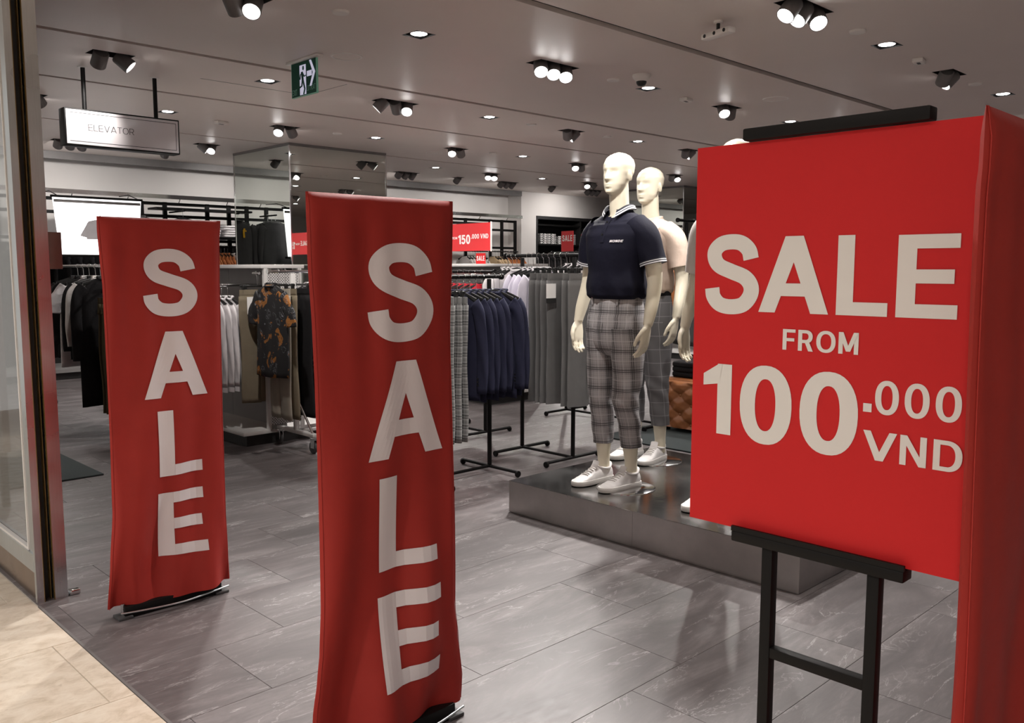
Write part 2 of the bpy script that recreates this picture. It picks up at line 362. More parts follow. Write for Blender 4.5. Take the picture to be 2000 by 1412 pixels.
def glyph(ch, t):
    h = t * .88
    if ch == 'E': return .60, [rect(0, 0, t, 1), rect(t, 0, .60, h), rect(t, 1 - h, .60, 1), rect(t, .5 - h / 2, .56, .5 + h / 2)]
    if ch == 'F': return .56, [rect(0, 0, t, 1), rect(t, 1 - h, .56, 1), rect(t, .5 - h / 2, .52, .5 + h / 2)]
    if ch == 'L': return .57, [rect(0, 0, t, 1), rect(t, 0, .57, h)]
    if ch == 'I': return t, [rect(0, 0, t, 1)]
    if ch == 'T': return .62, [rect(.31 - t / 2, 0, .31 + t / 2, 1 - h), rect(0, 1 - h, .62, 1)]
    if ch == 'H': return .66, [rect(0, 0, t, 1), rect(.66 - t, 0, .66, 1), rect(t, .5 - h / 2, .66 - t, .5 + h / 2)]
    if ch == 'A':
        w = .80; q = t * 1.03
        return w, [quad((0, 0), (q, 0), (w / 2 - q * .53, 1), (w / 2 + q * .53, 1)), quad((w - q, 0), (w, 0), (w / 2 - q * .53, 1), (w / 2 + q * .53, 1)), quad((.17, .22), (w - .17, .22), (.22, .22 + h), (w - .22, .22 + h))]
    if ch == 'V':
        w = .76; q = t * 1.03
        return w, [quad((0, 1), (q, 1), (w / 2 - q * .53, 0), (w / 2 + q * .53, 0)), quad((w - q, 1), (w, 1), (w / 2 - q * .53, 0), (w / 2 + q * .53, 0))]
    if ch == 'X': return .7, [quad((0, 0), (t * 1.15, 0), (.7 - t * 1.15, 1), (.7, 1)), quad((.7 - t * 1.15, 0), (.7, 0), (0, 1), (t * 1.15, 1))]
    if ch == 'N':
        w = .68; return w, [rect(0, 0, t, 1), rect(w - t, 0, w, 1), quad((0, 1), (t * 1.1, 1), (w - t * 1.1, 0), (w, 0))]
    if ch == 'M':
        w = .80; return w, [rect(0, 0, t, 1), rect(w - t, 0, w, 1), quad((0, 1), (t * 1.1, 1), (w / 2 - t * .5, .12), (w / 2 + t * .5, .12)), quad((w - t * 1.1, 1), (w, 1), (w / 2 - t * .5, .12), (w / 2 + t * .5, .12))]
    if ch in 'O0':
        w = .80 if ch == 'O' else .66
        return w, [ring_strip(w / 2, .5, w / 2, .515, t * (1 if ch == 'O' else 1.05))]
    if ch == 'D': return .70, [rect(0, 0, t, 1), rect(t, 0, .34, h), rect(t, 1 - h, .34, 1), ring_strip(.33, .5, .37, .5, t, -PI / 2, PI / 2)]
    if ch == 'R': return .66, [rect(0, 0, t, 1), rect(t, 1 - h, .34, 1), rect(t, .38, .34, .38 + h), ring_strip(.33, .69, .30, .31, t, -PI / 2, PI / 2), quad((.66 - t * 1.15, 0), (.66, 0), (.30, .42), (.30 + t * 1.1, .42))]
    if ch == '1': return .42, [rect(.42 - t * 1.1, 0, .42, 1), quad((0, .68), (0, .68 + h), (.42 - t, .72), (.42 - t, 1)), quad((0, .68), (0, .84), (.25, .80), (.28, 1.0))]
    if ch == '5': return .62, [rect(.06, 1 - h, .57, 1), quad((.03, .46), (.03 + t * .95, .46), (.07, 1 - h), (.07 + t * .9, 1 - h)), stroke(crom([(.10, .50, 0), (.22, .58, 0), (.36, .58, 0), (.50, .47, 0), (.525, .33, 0), (.47, .17, 0), (.32, .085, 0), (.17, .11, 0), (.07, .24, 0)], 6), t)]
    if ch == '.': return t * 1.15, [rect(0, 0, t * 1.15, t * 1.1)]
    if ch == 'S':
        k = 1 - (t - .19) * .5
        pts = [(.575, .690), (.545, .80), (.455, .885), (.335, .908), (.20, .885), (.115, .80), (.115, .695), (.18, .605), (.335, .535), (.50, .465), (.580, .36), (.575, .24), (.485, .125), (.335, .092), (.19, .120), (.105, .215), (.085, .325)]
        return .67, [stroke(crom([(x, y, 0) for x, y in pts], 6), t)]
    return .3, []
def strip_mesh(strips, fn, cross=1, along=1):
    b = MB(); e = 1e-3; o_ = Vector(fn(.3, .5)); nr = (Vector(fn(.3 + e, .5)) - o_).cross(Vector(fn(.3, .5 + e)) - o_).normalized()
    for si, st in enumerate(strips):
        S = []; lift = nr * (.00025 * si)
        for i in range(len(st) - 1):
            for k in range(along): S.append((st[i][0].lerp(st[i + 1][0], k / along), st[i][1].lerp(st[i + 1][1], k / along)))
        S.append(st[-1]); base = len(b.v); n = cross + 1
        for a, c in S:
            for k in range(n): q = a.lerp(c, k / cross); b.v.append(tuple(Vector(fn(q.x, q.y)) + lift))
        for j in range(len(S) - 1):
            for k in range(cross): b.face([base + j * n + k, base + j * n + k + 1, base + (j + 1) * n + k + 1, base + (j + 1) * n + k])
    return b
def put_letter(ch, t, x0, x1, z0, z1, fn, mat, parent, cross=1, along=1, name='letter'):
    w, st = glyph(ch, t)
    f2 = lambda x, y: fn(lerp(x0, x1, x / w), lerp(z0, z1, y))
    return strip_mesh(st, f2, cross, along).build(name, mat, parent)
def put_text(txt, t, x0, x1, z0, z1, fn, mat, parent, name='letter', gap=.13, joined=False, slant=0):
    ws = [.28 if c == ' ' else glyph(c, t)[0] for c in txt]; tot = sum(ws) + gap * (len(txt) - 1); x = 0; allb = MB()
    for c, w in zip(txt, ws):
        if c != ' ':
            st = glyph(c, t)[1]
            f2 = lambda X, Y, x=x: fn(lerp(x0, x1, (x + X + slant * Y) / tot), lerp(z0, z1, Y))
            m = strip_mesh(st, f2)
            if joined:
                b = len(allb.v); allb.v += m.v
                for f in m.f: allb.face([b + i for i in f])
            else: m.build(name, mat, parent)
        x += w + gap
    if joined: return allb.build(name, mat, parent)
# ------------------------------------------------------------------ floor
U0, U1, V0, V1 = 1.065, 22.0, -4.0, 13.54
struct(MB().box(U0, U1, V0, V1 + .3, -.06, -.004).build('floor', 'rubber_grey')); FLOOR = bpy.data.objects['floor']
TU, TV = .88, .44
def tile_box(b, u0, u1, v0, v1, z0, z1, g=.0007):
    x0, x1, y0, y1 = u0 + g, u1 - g, v0 + g, v1 - g; c = .0008; o = len(b.v)
    b.v += [(x0, y0, z0), (x1, y0, z0), (x1, y1, z0), (x0, y1, z0), (x0, y0, z1 - c), (x1, y0, z1 - c), (x1, y1, z1 - c), (x0, y1, z1 - c), (x0 + c, y0 + c, z1), (x1 - c, y0 + c, z1), (x1 - c, y1 - c, z1), (x0 + c, y1 - c, z1)]
    for i in range(4):
        k = (i + 1) % 4; b.face([o + i, o + k, o + 4 + k, o + 4 + i]); b.face([o + 4 + i, o + 4 + k, o + 8 + k, o + 8 + i])
    b.face([o + 8, o + 9, o + 10, o + 11])
tiles = []
for k in range(-14, 29):
    v0 = 1.77 + TV * k; v1 = v0 + TV
    if v1 < V0 or v0 > V1: continue
    off = 2.59 + .293 * k
    j0 = math.floor((U0 - off) / TU)
    for j in range(j0, j0 + 30):
        a, c = max(U0, off + j * TU), min(U1, off + (j + 1) * TU); lo, hi = max(v0, V0), min(v1, V1)
        if c - a < .03 or hi - lo < .03: continue
        m = Vector(((a + c) / 2, (lo + hi) / 2, 0)); q = m - Vector((0, 0, CAM_H)); dep = q.dot(_fw)
        px = CXP + F_PX * q.dot(_R) / dep if dep > .2 else -9999; py = CYP - F_PX * q.dot(_up) / dep if dep > .2 else 9999
        seen = dep > .2 and -260 < px < 2260 and py < 1700
        tiles.append((0 if seen else 1, dep, a, c, lo, hi))
tiles.sort()
full = None; far = MB()
for i, (_, dep, a, c, lo, hi) in enumerate(tiles):
    if i < 298:
        if abs(c - a - TU) < 1e-6 and abs(hi - lo - TV) < 1e-6:
            if full is None:
                b = MB(); tile_box(b, 0, TU, 0, TV, -.004, 0); full = b.build('tile', 'shop_floor_stone', FLOOR, loc=(a, lo, 0))
            else:
                o = full.copy(); COL.objects.link(o); o.location = (a, lo, 0)
        else:
            b = MB(); tile_box(b, a, c, lo, hi, -.004, 0); b.build('tile', 'shop_floor_stone', FLOOR)
    else: tile_box(far, a, c, lo, hi, -.004, 0)
tag(far.build('tile_field', 'shop_floor_stone', FLOOR), kind='stuff')
# mall side: cream marble tiles
struct(MB().box(-7, U0, -6, 10, -.06, -.004).build('floor_mall', 'paper_cream')); MALL = bpy.data.objects['floor_mall']
for k in range(-9, 9):
    v0 = 2.94 + .605 * k; cut = .975 if k % 2 == 0 else .475
    for a, c in [(cut, U0 - .006), (cut - .9, cut), (cut - 1.8, cut - .9)]:
        b = MB(); tile_box(b, a, c, v0, v0 + .605, -.004, 0, .0018); b.build('tile', 'mall_marble', MALL)
struct(MB().box(U0 - .006, U0 + .004, -6, 4.02, -.004, .002).build('trim_1', 'lamp_grey'))
# ------------------------------------------------------------------ ceiling with cut-outs
DOWN = [(u, v) for v in (.70, 2.77, 4.9, 7.0, 9.07, 11.05) for u in (3.87, 6.47, 9.04, 11.5)]
DOWN.remove((6.47, 11.05))
DOWN += [(14.0, 7.0), (14.0, 4.9), (14.0, 2.0), (16.8, 6.0), (17.0, 1.5), (6.47, -1.4), (9.04, -1.4), (12.0, -1.4)]  # unseen extra downlights, added to brighten the dark right and far areas
BOX = {(2.6, 4.97): 'ac', (2.55, 6.96): 'wr', (5.23, 7.0): 'lac', (5.2, 4.88): 'ccc', (5.18, 2.74): 'mmc', (7.75, 2.79): 'al', (5.22, 9.08): 'ca', (7.8, 9.1): 'ca', (7.78, 7.0): 'al', (7.76, 4.9): 'ca', (10.26, 9.09): 'ca', (10.26, 11.06): 'cc', (12.66, 10.93): 'cr', (12.66, 9.0): 'ac', (10.17, 7.0): 'al', (5.22, 11.07): 'rc',
       (2.55, 9.05): 'ca', (2.6, 2.75): 'ca', (5.2, .7): 'ca', (7.75, .7): 'ca', (10.2, 4.9): 'ca', (10.2, 2.77): 'ca', (12.66, 7.0): 'ca'}
WASH = {(3.84, 11.94): 3, (5.05, 11.94): 1, (6.5, 11.94): 3, (7.9, 11.94): 1, (9.12, 11.92): 3, (10.27, 11.93): 1, (11.49, 11.93): 3, (12.67, 11.88): 1, (13.92, 11.9): 3}
holes = [(u - .085, u + .085, v - .085, v + .085) for u, v in DOWN]
blen = lambda n: {1: .085, 2: .155, 3: .225}[n]
for (u, v), a in BOX.items(): holes.append((u - blen(len(a)), u + blen(len(a)), v - .085, v + .085))
for (u, v), n in WASH.items(): holes.append((u - blen(n), u + blen(n), v - .085, v + .085))
def plate(b, u0, u1, v0, v1, z0, z1, H):
    H = [h for h in H if h[0] > u0 and h[1] < u1 and h[2] > v0 and h[3] < v1]
    us = sorted({u0, u1} | {x for h in H for x in h[:2]}); vv = sorted({v0, v1} | {x for h in H for x in h[2:]})
    for i in range(len(us) - 1):
        for j in range(len(vv) - 1):
            a, c, d, e = us[i], us[i + 1], vv[j], vv[j + 1]; mu, mv = (a + c) / 2, (d + e) / 2
            if any(h[0] < mu < h[1] and h[2] < mv < h[3] for h in H): continue
            o = len(b.v); b.v += [(a, d, z0), (a, e, z0), (c, e, z0), (c, d, z0)]; b.face([o, o + 1, o + 2, o + 3])
    for a, c, d, e in H + [(u0, u1, v0, v1)]:
        o = len(b.v); b.v += [(a, d, z0), (c, d, z0), (c, e, z0), (a, e, z0), (a, d, z1), (c, d, z1), (c, e, z1), (a, e, z1)]
        for i in range(4): k = (i + 1) % 4; b.face([o + i, o + k, o + 4 + k, o + 4 + i])
CEILING = struct(MB().box(U0 - .1, U1, V0, 13.9, CEIL + .22, CEIL + .30).build('ceiling', 'ceiling_void'))
cuts = [V0, .6, 3.84, 6.5, 8.08, 10.35, 13.12]
for i in range(len(cuts) - 1):
    if cuts[i] == .6: pass
    b = MB(); gap = {3.84: .042, 6.5: .034, 8.08: .028, 10.35: .026}; lo, hi = cuts[i] + gap.get(cuts[i], .004), cuts[i + 1] - gap.get(cuts[i + 1], .004)
    segs = [(U0, U1)] if i < 4 else [(U0, U1)]
    plate(b, U0 - .05, U1 - .05, lo, hi, CEIL, CEIL + .03, holes); b.build('ceiling_panel', 'ceiling_paint', CEILING)
for c in cuts[1:-1]: MB().box(U0, U1, c - .06, c + .06, CEIL + .031, CEIL + .04).build('joint_strip', 'ceiling_void', CEILING)
# thin outline of the access hatch
hb = MB()
for a, c, d, e in ((3.40, 4.42, 7.28, 7.286), (4.42, 4.426, 6.62, 7.286)): hb.box(a, c, d, e, CEIL - .0015, CEIL)
hb.build('hatch_outline', 'lamp_grey', CEILING)
struct(MB().box(U0, 13.05, 13.12, 13.16, CEIL - .10, CEIL + .03).build('trim_2', 'lamp_grey'))
# ------------------------------------------------------------------ walls
struct(MB().box(U0, 13.05, 13.54, 13.7, 0, CEIL + .2).build('wall_side', 'wall_paint'))
NU0, NU1, NZ = onv(1047, 430, 13.14).x, 17.6, onv(1047, 421, 13.14).z
wb = MB().box(13.05, NU0, 13.14, 13.7, 0, CEIL + .03).box(NU0, NU1, 13.14, 13.7, NZ, CEIL + .03).box(NU1, U1, 13.14, 13.7, 0, CEIL + .03).box(NU0, NU1, 13.62, 13.7, 0, NZ)
struct(wb.build('wall_pier', 'wall_paint'))
struct(MB().box(U1, U1 + .15, V0, 13.7, 0, CEIL + .2).build('wall_back', 'wall_paint'))
struct(MB().box(U0, U1, V0 - .15, V0, 0, CEIL + .2).build('wall_opposite', 'wall_paint'))
def mirror_column(loc, label):
    r = tag(bpy.data.objects.new('mirror_column', None), kind='structure'); COL.objects.link(r); r.location = loc
    S = 1.52
    MB().box(.012, S, .012, S, 0, CEIL).build('core', 'grey_panel', r)
    MB().box(0, .012, .014, S, .0, CEIL - .035).build('mirror_panel', 'mirror_glass', r)
    MB().box(.014, S, 0, .012, .0, CEIL - .035).build('mirror_panel', 'mirror_glass', r)
    for x, y in ((0, 0), (0, S - .012), (S - .012, 0)): MB().box(x - .006, x + .012, y - .006, y + .012, 0, CEIL - .03).build('corner_trim', 'chrome', r)
    MB().box(-.004, S, -.004, S, CEIL - .035, CEIL + .002).build('top_trim', 'lamp_grey', r)
    r['label'] = label
mirror_column((5.88, 10.14, 0), 'square column clad in mirror panels beside the folded knitwear wall')
mirror_column((14.36, 9.98, 0), 'square mirror-clad column behind the mannequins')
# ------------------------------------------------------------------ lamps
def spot(name, loc, aim, power, size, blend, parent, rad=.045, col=(1, .955, .915)):
    L = bpy.data.lights.new(name, 'SPOT'); L.energy = power; L.spot_size = size; L.spot_blend = blend; L.shadow_soft_size = rad; L.color = col
    o = bpy.data.objects.new(name, L); COL.objects.link(o); o.location = loc
    o.rotation_euler = Vector(aim).to_track_quat('-Z', 'Y').to_euler()
    if parent: o.parent = parent
    return o
def housing(b, a, h=.14): b.box(-a, a, -.085, .085, h, h + .01).box(-a, -a + .004, -.085, .085, 0, h).box(a - .004, a, -.085, .085, 0, h).box(-a, a, -.085, -.081, 0, h).box(-a, a, .081, .085, 0, h); return b
proto = None
for u, v in DOWN:
    if proto is None:
        proto = t = thing('downlight', 'round white downlight set in a small dark square ceiling recess', 'ceiling light', (u, v, CEIL), 0, 'square recessed downlights')
        housing(MB(), .0845).build('housing', 'lamp_dark', t)
        MB().lathe([(.062, .03), (.064, .008), (.058, .006), (.056, .03)], 28).build('trim_ring', 'lamp_grey', t, 40)
        MB().lathe([(.056, .012), (.05, .004), (.03, .0), (.002, -.002)], 28).build('lens', 'lamp_glow', t, 60)
        spot('downlight_lamp', (0, 0, -.02), (0, 0, -1), P_DOWN, math.radians(125), 1.0, t)
    else: t = dup(proto, (u, v, CEIL))
struct(MB().box(-7, U0 - .2, -6, 10, 3.42, 3.5).build('ceiling_mall', 'ceiling_paint'))
for v in (-.6, 1.6, 3.8):  # unseen fill lamps, added to brighten the board and covers from the mall
    t = dup(proto, (-1.7, v, 3.42)); t['label'] = 'unseen downlight added in the mall ceiling to brighten the shop entrance'; t['group'] = 'added mall fill downlights'
    for ch in t.children:
        if ch.type == 'LIGHT': ch.data = ch.data.copy(); ch.data.energy = P_MALL; ch.data.spot_size = math.radians(150)
AIM = dict(c=(-.45, -.50, -.74), a=(.62, .50, -.62), l=(-.55, .45, -.72), r=(.66, -.35, -.66), w=(.05, .80, -.60), m=(-.60, .14, -.72))
head_body = head_lens = None
def head(parent, x, aim, power, ang, blend=.6):
    global head_body, head_lens
    d = Vector(AIM[aim]).normalized(); q = d.to_track_quat('-Z', 'Y')
    if head_body is None:
        bb = MB().lathe([(.002, .035), (.05, .03), (.056, .02), (.057, -.095), (.052, -.097), (.050, -.075)], 24); head_body = bb.build('lamp_head', 'lamp_grey', parent, 50)
        ll = MB().lathe([(.050, -.082), (.03, -.079), (.002, -.078)], 24); head_lens = ll.build('lens', 'lamp_glow', head_body, 60)
        o = head_body
    else:
        o = head_body.copy(); COL.objects.link(o); o.parent = parent
        l = head_lens.copy(); COL.objects.link(l); l.parent = o
    o.location = (x, 0, -.015); o.rotation_mode = 'QUATERNION'; o.rotation_quaternion = q
    s = spot('spot_lamp', Vector((x, 0, -.015)) + d * .115, d, power, math.radians(ang), blend, parent)
def spot_box(u, v, aims, power, ang, label, group, blend=.6):
    n = len(aims); a = blen(n); t = thing('spotlight_box', label, 'ceiling spotlight', (u, v, CEIL), 0, group)
    housing(MB(), a - .0005).build('housing', 'lamp_dark', t)
    for i, c in enumerate(aims): head(t, (i - (n - 1) / 2) * .142, c, power, ang, blend)
word = {1: 'one', 2: 'two', 3: 'three'}
for (u, v), a in BOX.items():
    spot_box(u, v, a, P_HEAD * (.30 if (u, v) == (2.55, 6.96) else 1), 62, 'black ceiling slot with %s tilting grey spotlight heads over the sales floor' % word[len(a)], '%s-head ceiling spotlights over the floor' % word[len(a)])
for (u, v), n in WASH.items():
    spot_box(u, v, 'w' * n, P_WASH, 120, 'black ceiling slot with %s grey spotlight head%s turned to the shelved wall' % (word[n], 's' if n > 1 else ''), '%s-head wall spotlights' % word[n], 1.0)
for i, (x, y) in enumerate([(665, 22), (1675, 60), (1198, 155), (1905, 163), (1038, 242), (659, 260), (963, 298), (1185, 266)]):
    p = onz(x, y, CEIL)
    tag(MB().lathe([(.004, -.016), (.050, -.014), (.055, -.006), (.055, 0)], 24).build('sprinkler_cover', 'white_plastic', None, 40, p), 'small flat white sprinkler cover disc on the ceiling', 'sprinkler cover', 'white sprinkler discs on the ceiling')
for x, y in [(677, 110), (1515, 193), (848, 298)]:
    t = thing('ceiling_speaker', 'round flush speaker grille with thin white rim in the ceiling', 'speaker', onz(x, y, CEIL), 0, 'round ceiling speakers')
    MB().lathe([(.105, 0), (.105, -.005), (.118, -.006), (.122, 0)], 32).build('rim', 'white_plastic', t, 40)
    MB().lathe([(.105, -.001), (.104, -.003), (.002, -.004)], 32).build('grille', 'ceiling_paint', t, 40)
for x, y, lab in [(1795, 116, 'small white rectangular sensor on the ceiling past the easel sign'), (1340, 192, 'small white rectangular sensor on the ceiling above the mannequins'), (432, 237, 'small white rectangular sensor near the hanging elevator sign')]:
    t = thing('ceiling_sensor', lab, 'sensor', onz(x, y, CEIL), .2)
    MB().rbox(-.07, .07, -.04, .04, -.03, 0, .006).build('body', 'white_plastic', t, 40); MB().box(-.03, .03, -.012, .012, -.032, -.03).build('slot', 'black_plastic', t)
t = thing('dome_camera', 'white dome security camera with dark lens on the ceiling', 'camera', onz(1253, 146, CEIL))
MB().lathe([(.075, 0), (.078, -.01), (.07, -.03), (.045, -.055)], 28).build('body', 'white_plastic', t, 50)
MB().lathe([(.044, -.05), (.042, -.07), (.03, -.088), (.002, -.096)], 28).build('lens_dome', 'black_plastic', t, 80)
t = thing('counter_camera', 'white bar-shaped people counter camera on a ceiling bracket', 'camera', onz(1403, 41, CEIL), -.25)
MB().tube([(0, 0, 0), (0, 0, -.06)], .012).build('bracket', 'black_plastic', t)
MB().lathe([(.03, 0), (.03, -.012), (.01, -.016)], 16).build('mount', 'white_plastic', t)
M = Matrix.Rotation(-.55, 4, 'Y'); MB().rbox(-.035, .035, -.13, .13, -.10, -.06, .012).build('body', 'white_plastic', t, 40)
for y in (-.09, 0, .09): MB().tube([(-.034, y, -.08), (-.037, y, -.08)], .012, 12).build('lens', 'black_plastic', t)
# exit sign
P = onz(567, 121, CEIL); Q = onz(622, 107, CEIL); ue = (P.x + Q.x) / 2; vl, vr = P.y, Q.y
t = thing('exit_sign', 'green hanging exit sign with running figure and arrow', 'exit sign', (ue, (vl + vr) / 2, CEIL)); w = (vl - vr) / 2
MB().rbox(-.03, .03, -w - .05, w + .05, -.02, 0, .004).build('mounting_rail', 'white_plastic', t, 40)
MB().box(-.008, .008, -w, w, -.275, -.022).build('panel', 'exit_green', t); MB().box(-.0085, .0085, -w - .004, -w, -.28, -.022).box(-.0085, .0085, w, w + .004, -.28, -.022).box(-.0085, .0085, -w, w, -.28, -.275).build('panel_edge', 'exit_edge', t)
fx = lambda x, z: Vector((-.0095, w - x * 2 * w, -.275 + z * .253))   # x, z in 0..1 across the face
fx2 = lambda x, z: Vector((-.0105, w - x * 2 * w, -.275 + z * .253))
strip_mesh([quad((.34, .02), (.60, .02), (.34, .90), (.60, .90))], fx).build('door_symbol', 'exit_white', t)
strip_mesh([quad((.64, .52), (.64, .68), (.84, .52), (.84, .68)), quad((.74, .98), (.82, .98), (.88, .60), (.98, .60)), quad((.74, .22), (.82, .22), (.88, .60), (.98, .60))], fx).build('arrow_symbol', 'exit_white', t)
man = [stroke([(.44, .70), (.47, .45)], .085), stroke([(.44, .66), (.38, .62), (.36, .48)], .045), stroke([(.47, .66), (.53, .55), (.60, .57)], .045), stroke([(.46, .46), (.43, .28), (.32, .24)], .06), stroke([(.48, .46), (.52, .30), (.55, .18), (.50, .02)], .06)]
man.append([(Vector((.50 + .035 * math.cos(a), .80 + .07 * math.sin(a))), Vector((.50, .80))) for a in [k * PI / 8 for k in range(17)]])
strip_mesh(man, fx2).build('figure_symbol', 'exit_green', t)
put_text('EXIT', .12, .03, .22, .05, .22, fx, 'exit_edge', t, 'lettering', joined=True)
put_text('LOI THOAT', .12, .62, .97, .10, .26, fx, 'exit_edge', t, 'lettering', joined=True)
# elevator sign
t = thing('elevator_sign', 'white hanging box sign lettered ELEVATOR on two black rods', 'sign', (2.82, 7.53, CEIL))
for x in (-.283, .29):
    MB().tube([(x, 0, 0), (x, 0, -.35)], .017, 12).build('rod', 'black_metal', t, 40); MB().lathe([(.002, -.008), (.035, -.006), (.04, 0)], 20, Matrix.Translation((x, 0, 0))).build('ceiling_plate', 'white_plastic', t, 40)
SX = .46
MB().rbox(-SX, SX, -.065, .065, -.63, -.34, .005).build('casing', 'black_metal', t, 40)
plain('sign_gloss_white', (.70, .66, .67), .10, var=.01); MB().box(-SX + .012, SX - .012, -.0665, -.0651, -.618, -.352).build('face_panel', 'sign_gloss_white', t)
ln = MB(); a, c, z0, z1 = -SX + .035, SX - .03, -.598, -.372
for q in ((a, c, z0, z0 + .004), (a, c, z1 - .004, z1), (c - .004, c, z0, z1)): ln.box(q[0], q[1], -.0672, -.0665, q[2], q[3])
ln.build('border_line', 'print_black', t)
put_text('ELEVATOR', .085, -.285, .075, -.505, -.455, lambda x, z: Vector((x, -.0675, z)), 'print_black', t, 'lettering', joined=True)
# ------------------------------------------------------------------ shopfront: steel jamb, stile, glass
JV = 4.055
r = struct(thing('door_1', 'steel shopfront door jamb with shutter channel and glazed side panel', 'door frame', (0, 0, 0))); del r['category']
MB().box(1.068, 1.098, JV, JV + .024, 0, CEIL).build('jamb_profile', 'jamb_steel', r)
MB().box(1.138, 1.192, JV, JV + .15, 0, CEIL).build('jamb_profile', 'jamb_steel', r)
MB().box(1.098, 1.138, JV + .05, JV + .15, 0, CEIL).build('channel', 'black_board', r)
for x in (1.0975, 1.1385): MB().box(x - .0012, x + .0012, JV - .002, JV + .012, 0, CEIL).build('channel_lip', 'brass', r)
MB().box(1.1285, 1.131, JV + .02, JV + .05, 0, CEIL).build('guide_strip', 'brass', r)
MB().rbox(1.192, 1.246, JV + .005, JV + .045, 1.447, 1.604, .002).build('lock_box', 'brown_jamb', r, 40)
MB().box(1.085, 1.098, JV + .024, JV + .034, .216, CEIL).box(1.073, 1.098, JV + .034, JV + .082, .216, CEIL).build('stile', 'jamb_steel', r)
MB().box(1.078, 1.098, JV + .082, JV + .096, .216, CEIL).build('glazing_bead', 'grey_panel', r)
MB().box(1.070, 1.098, JV + .096, JV + .108, .216, CEIL).box(1.070, 1.098, JV + .108, 8.0, .216, .228).build('white_edge', 'paper_white', r)
MB().box(1.066, 1.097, JV + .025, 8.0, .135, .2155).build('bottom_rail', 'jamb_steel', r)
MB().box(1.080, 1.097, JV + .025, 8.0, 0, .1345).build('kick_panel', 'bronze_panel', r)
MB().box(1.088, 1.098, JV + .108, 8.0, .228, CEIL).build('pane', 'clear_glass', r)
MB().rbox(1.20, 1.245, JV + .0, JV + .03, 0, .022, .004).build('floor_stop', 'chrome', r, 40)
# ------------------------------------------------------------------ security gates under red SALE covers
def gate(v0, L, R, letters, ph, label, zbot=.045, ztop=1.655, bulge=1.0, crease=None):
    t = thing('security_gate', label, 'security gate', (1.5, v0, 0))
    def edges(z): return interp(L, z)[0] - 1.5, interp(R, z)[0] - 1.5
    def front(s, z, side=-1):
        k = abs(2 * s - 1); half = lerp(.014, .024, max(0, 1 - z / 1.2)) * (1 - k ** 9) ** .5 if k < 1 else 0
        half *= min(1, ((ztop - z) / .03) ** .5) if z > ztop - .03 else 1
        a = max(0.0, min(1.0, (1.15 - z) / 1.1)) ** 1.4
        A = bulge * (.0055 + .030 * a)
        f = A * (.8 * math.sin(2 * PI * (1.05 * s - .95 * z) + ph) + .45 * math.sin(2 * PI * (2.1 * s + .75 * z) + ph * 2.3) * a + .35 * math.sin(2 * PI * (3.3 * s - .35 * z) + ph * 1.7))
        f += .0025 * math.sin(2 * PI * (4.6 * s + .2 * z) + ph) * min(1, max(0, (z - .8) * 2)) 
        if crease: f += crease(s, z)
        env = min(1, (1 - k) * 6) if z > ztop - .08 else min(1, .35 + (1 - k) * 6)
        env *= min(1, (ztop - z) / .10)
        return side * half + f * env
    N, rings, zs = 56, [], []
    nz = 84
    for j in range(nz + 1):
        z = lerp(zbot, ztop, j / nz); a, c = edges(z); ring = []
        for i in range(N + 1): s = i / N; ring.append(Vector((lerp(a, c, s), front(s, z, -1), z + .006 * math.sin(9 * s + ph) * max(0, 1 - j / 8))))
        for i in range(N - 1, 0, -1): s = i / N; ring.append(Vector((lerp(a, c, s), front(s, z, 1), z + .006 * math.sin(9 * s + ph) * max(0, 1 - j / 8))))
        rings.append(ring)
    cov = MB().loft(rings, False, True).build('cover', 'banner_red', t, 70)
    for s_, nm in ((.012, 'seam'), (.988, 'seam')):
        pts = []
        for j in range(0, nz + 1, 2):
            z = lerp(zbot, ztop, j / nz); a, c = edges(z); pts.append((lerp(a, c, s_), front(s_, z, -1) - .0005, z))
        MB().tube(pts, .0012, 5).build(nm, 'banner_red', cov, 80)
    for ch, x0, x1, z0, z1, sk in letters:
        def fn(x, z):
            z = z + sk * (x - (x0 + x1) / 2); a, c = edges(z); X = x - 1.5; s = (X - a) / (c - a); return Vector((X, front(s, z, -1) - .0022, z))
        put_letter(ch, .192, x0, x1, z0, z1, fn, 'letter_cloth_white', cov, 5, 10 if ch != 'S' else 1)
    a, c = edges(.15)
    MB().rbox(a + .05, c - .05, -.025, .025, 0, .05, .003).build('base_plate', 'black_metal', t, 40)
    for x in (a + .05, c - .05):
        MB().tube([(x, -.0, .0), (x, -.0, .06)], .008, 10).build('post', 'chrome', t, 60); MB().rbox(x - .03, x + .03, -.035, .035, 0, .012, .003).build('foot', 'rubber_grey', t, 40)
    MB().tube(crom([(a + .03, -.03, .03), (a + .15, -.055, .028), (0, -.065, .026), (c - .15, -.055, .028), (c - .02, -.03, .03)], 5), .004, 8).build('guard_tube', 'jamb_steel', t, 60)
    return t
gate(3.64, [(.037, 1.219), (.25, 1.235), (.461, 1.253), (.778, 1.26), (1.09, 1.26), (1.377, 1.259), (1.498, 1.253), (1.60, 1.249), (1.655, 1.25)],
     [(.041, 1.756), (.173, 1.749), (.364, 1.741), (.713, 1.746), (1.055, 1.75), (1.37, 1.752), (1.55, 1.757), (1.655, 1.766)],
     [('S', 1.415, 1.637, 1.250, 1.530, 0), ('A', 1.398, 1.671, .908, 1.186, 0), ('L', 1.447, 1.640, .572, .853, 0), ('E', 1.440, 1.635, .222, .499, 0)], .4,
     'red cloth SALE cover over a security gate beside the steel door jamb')
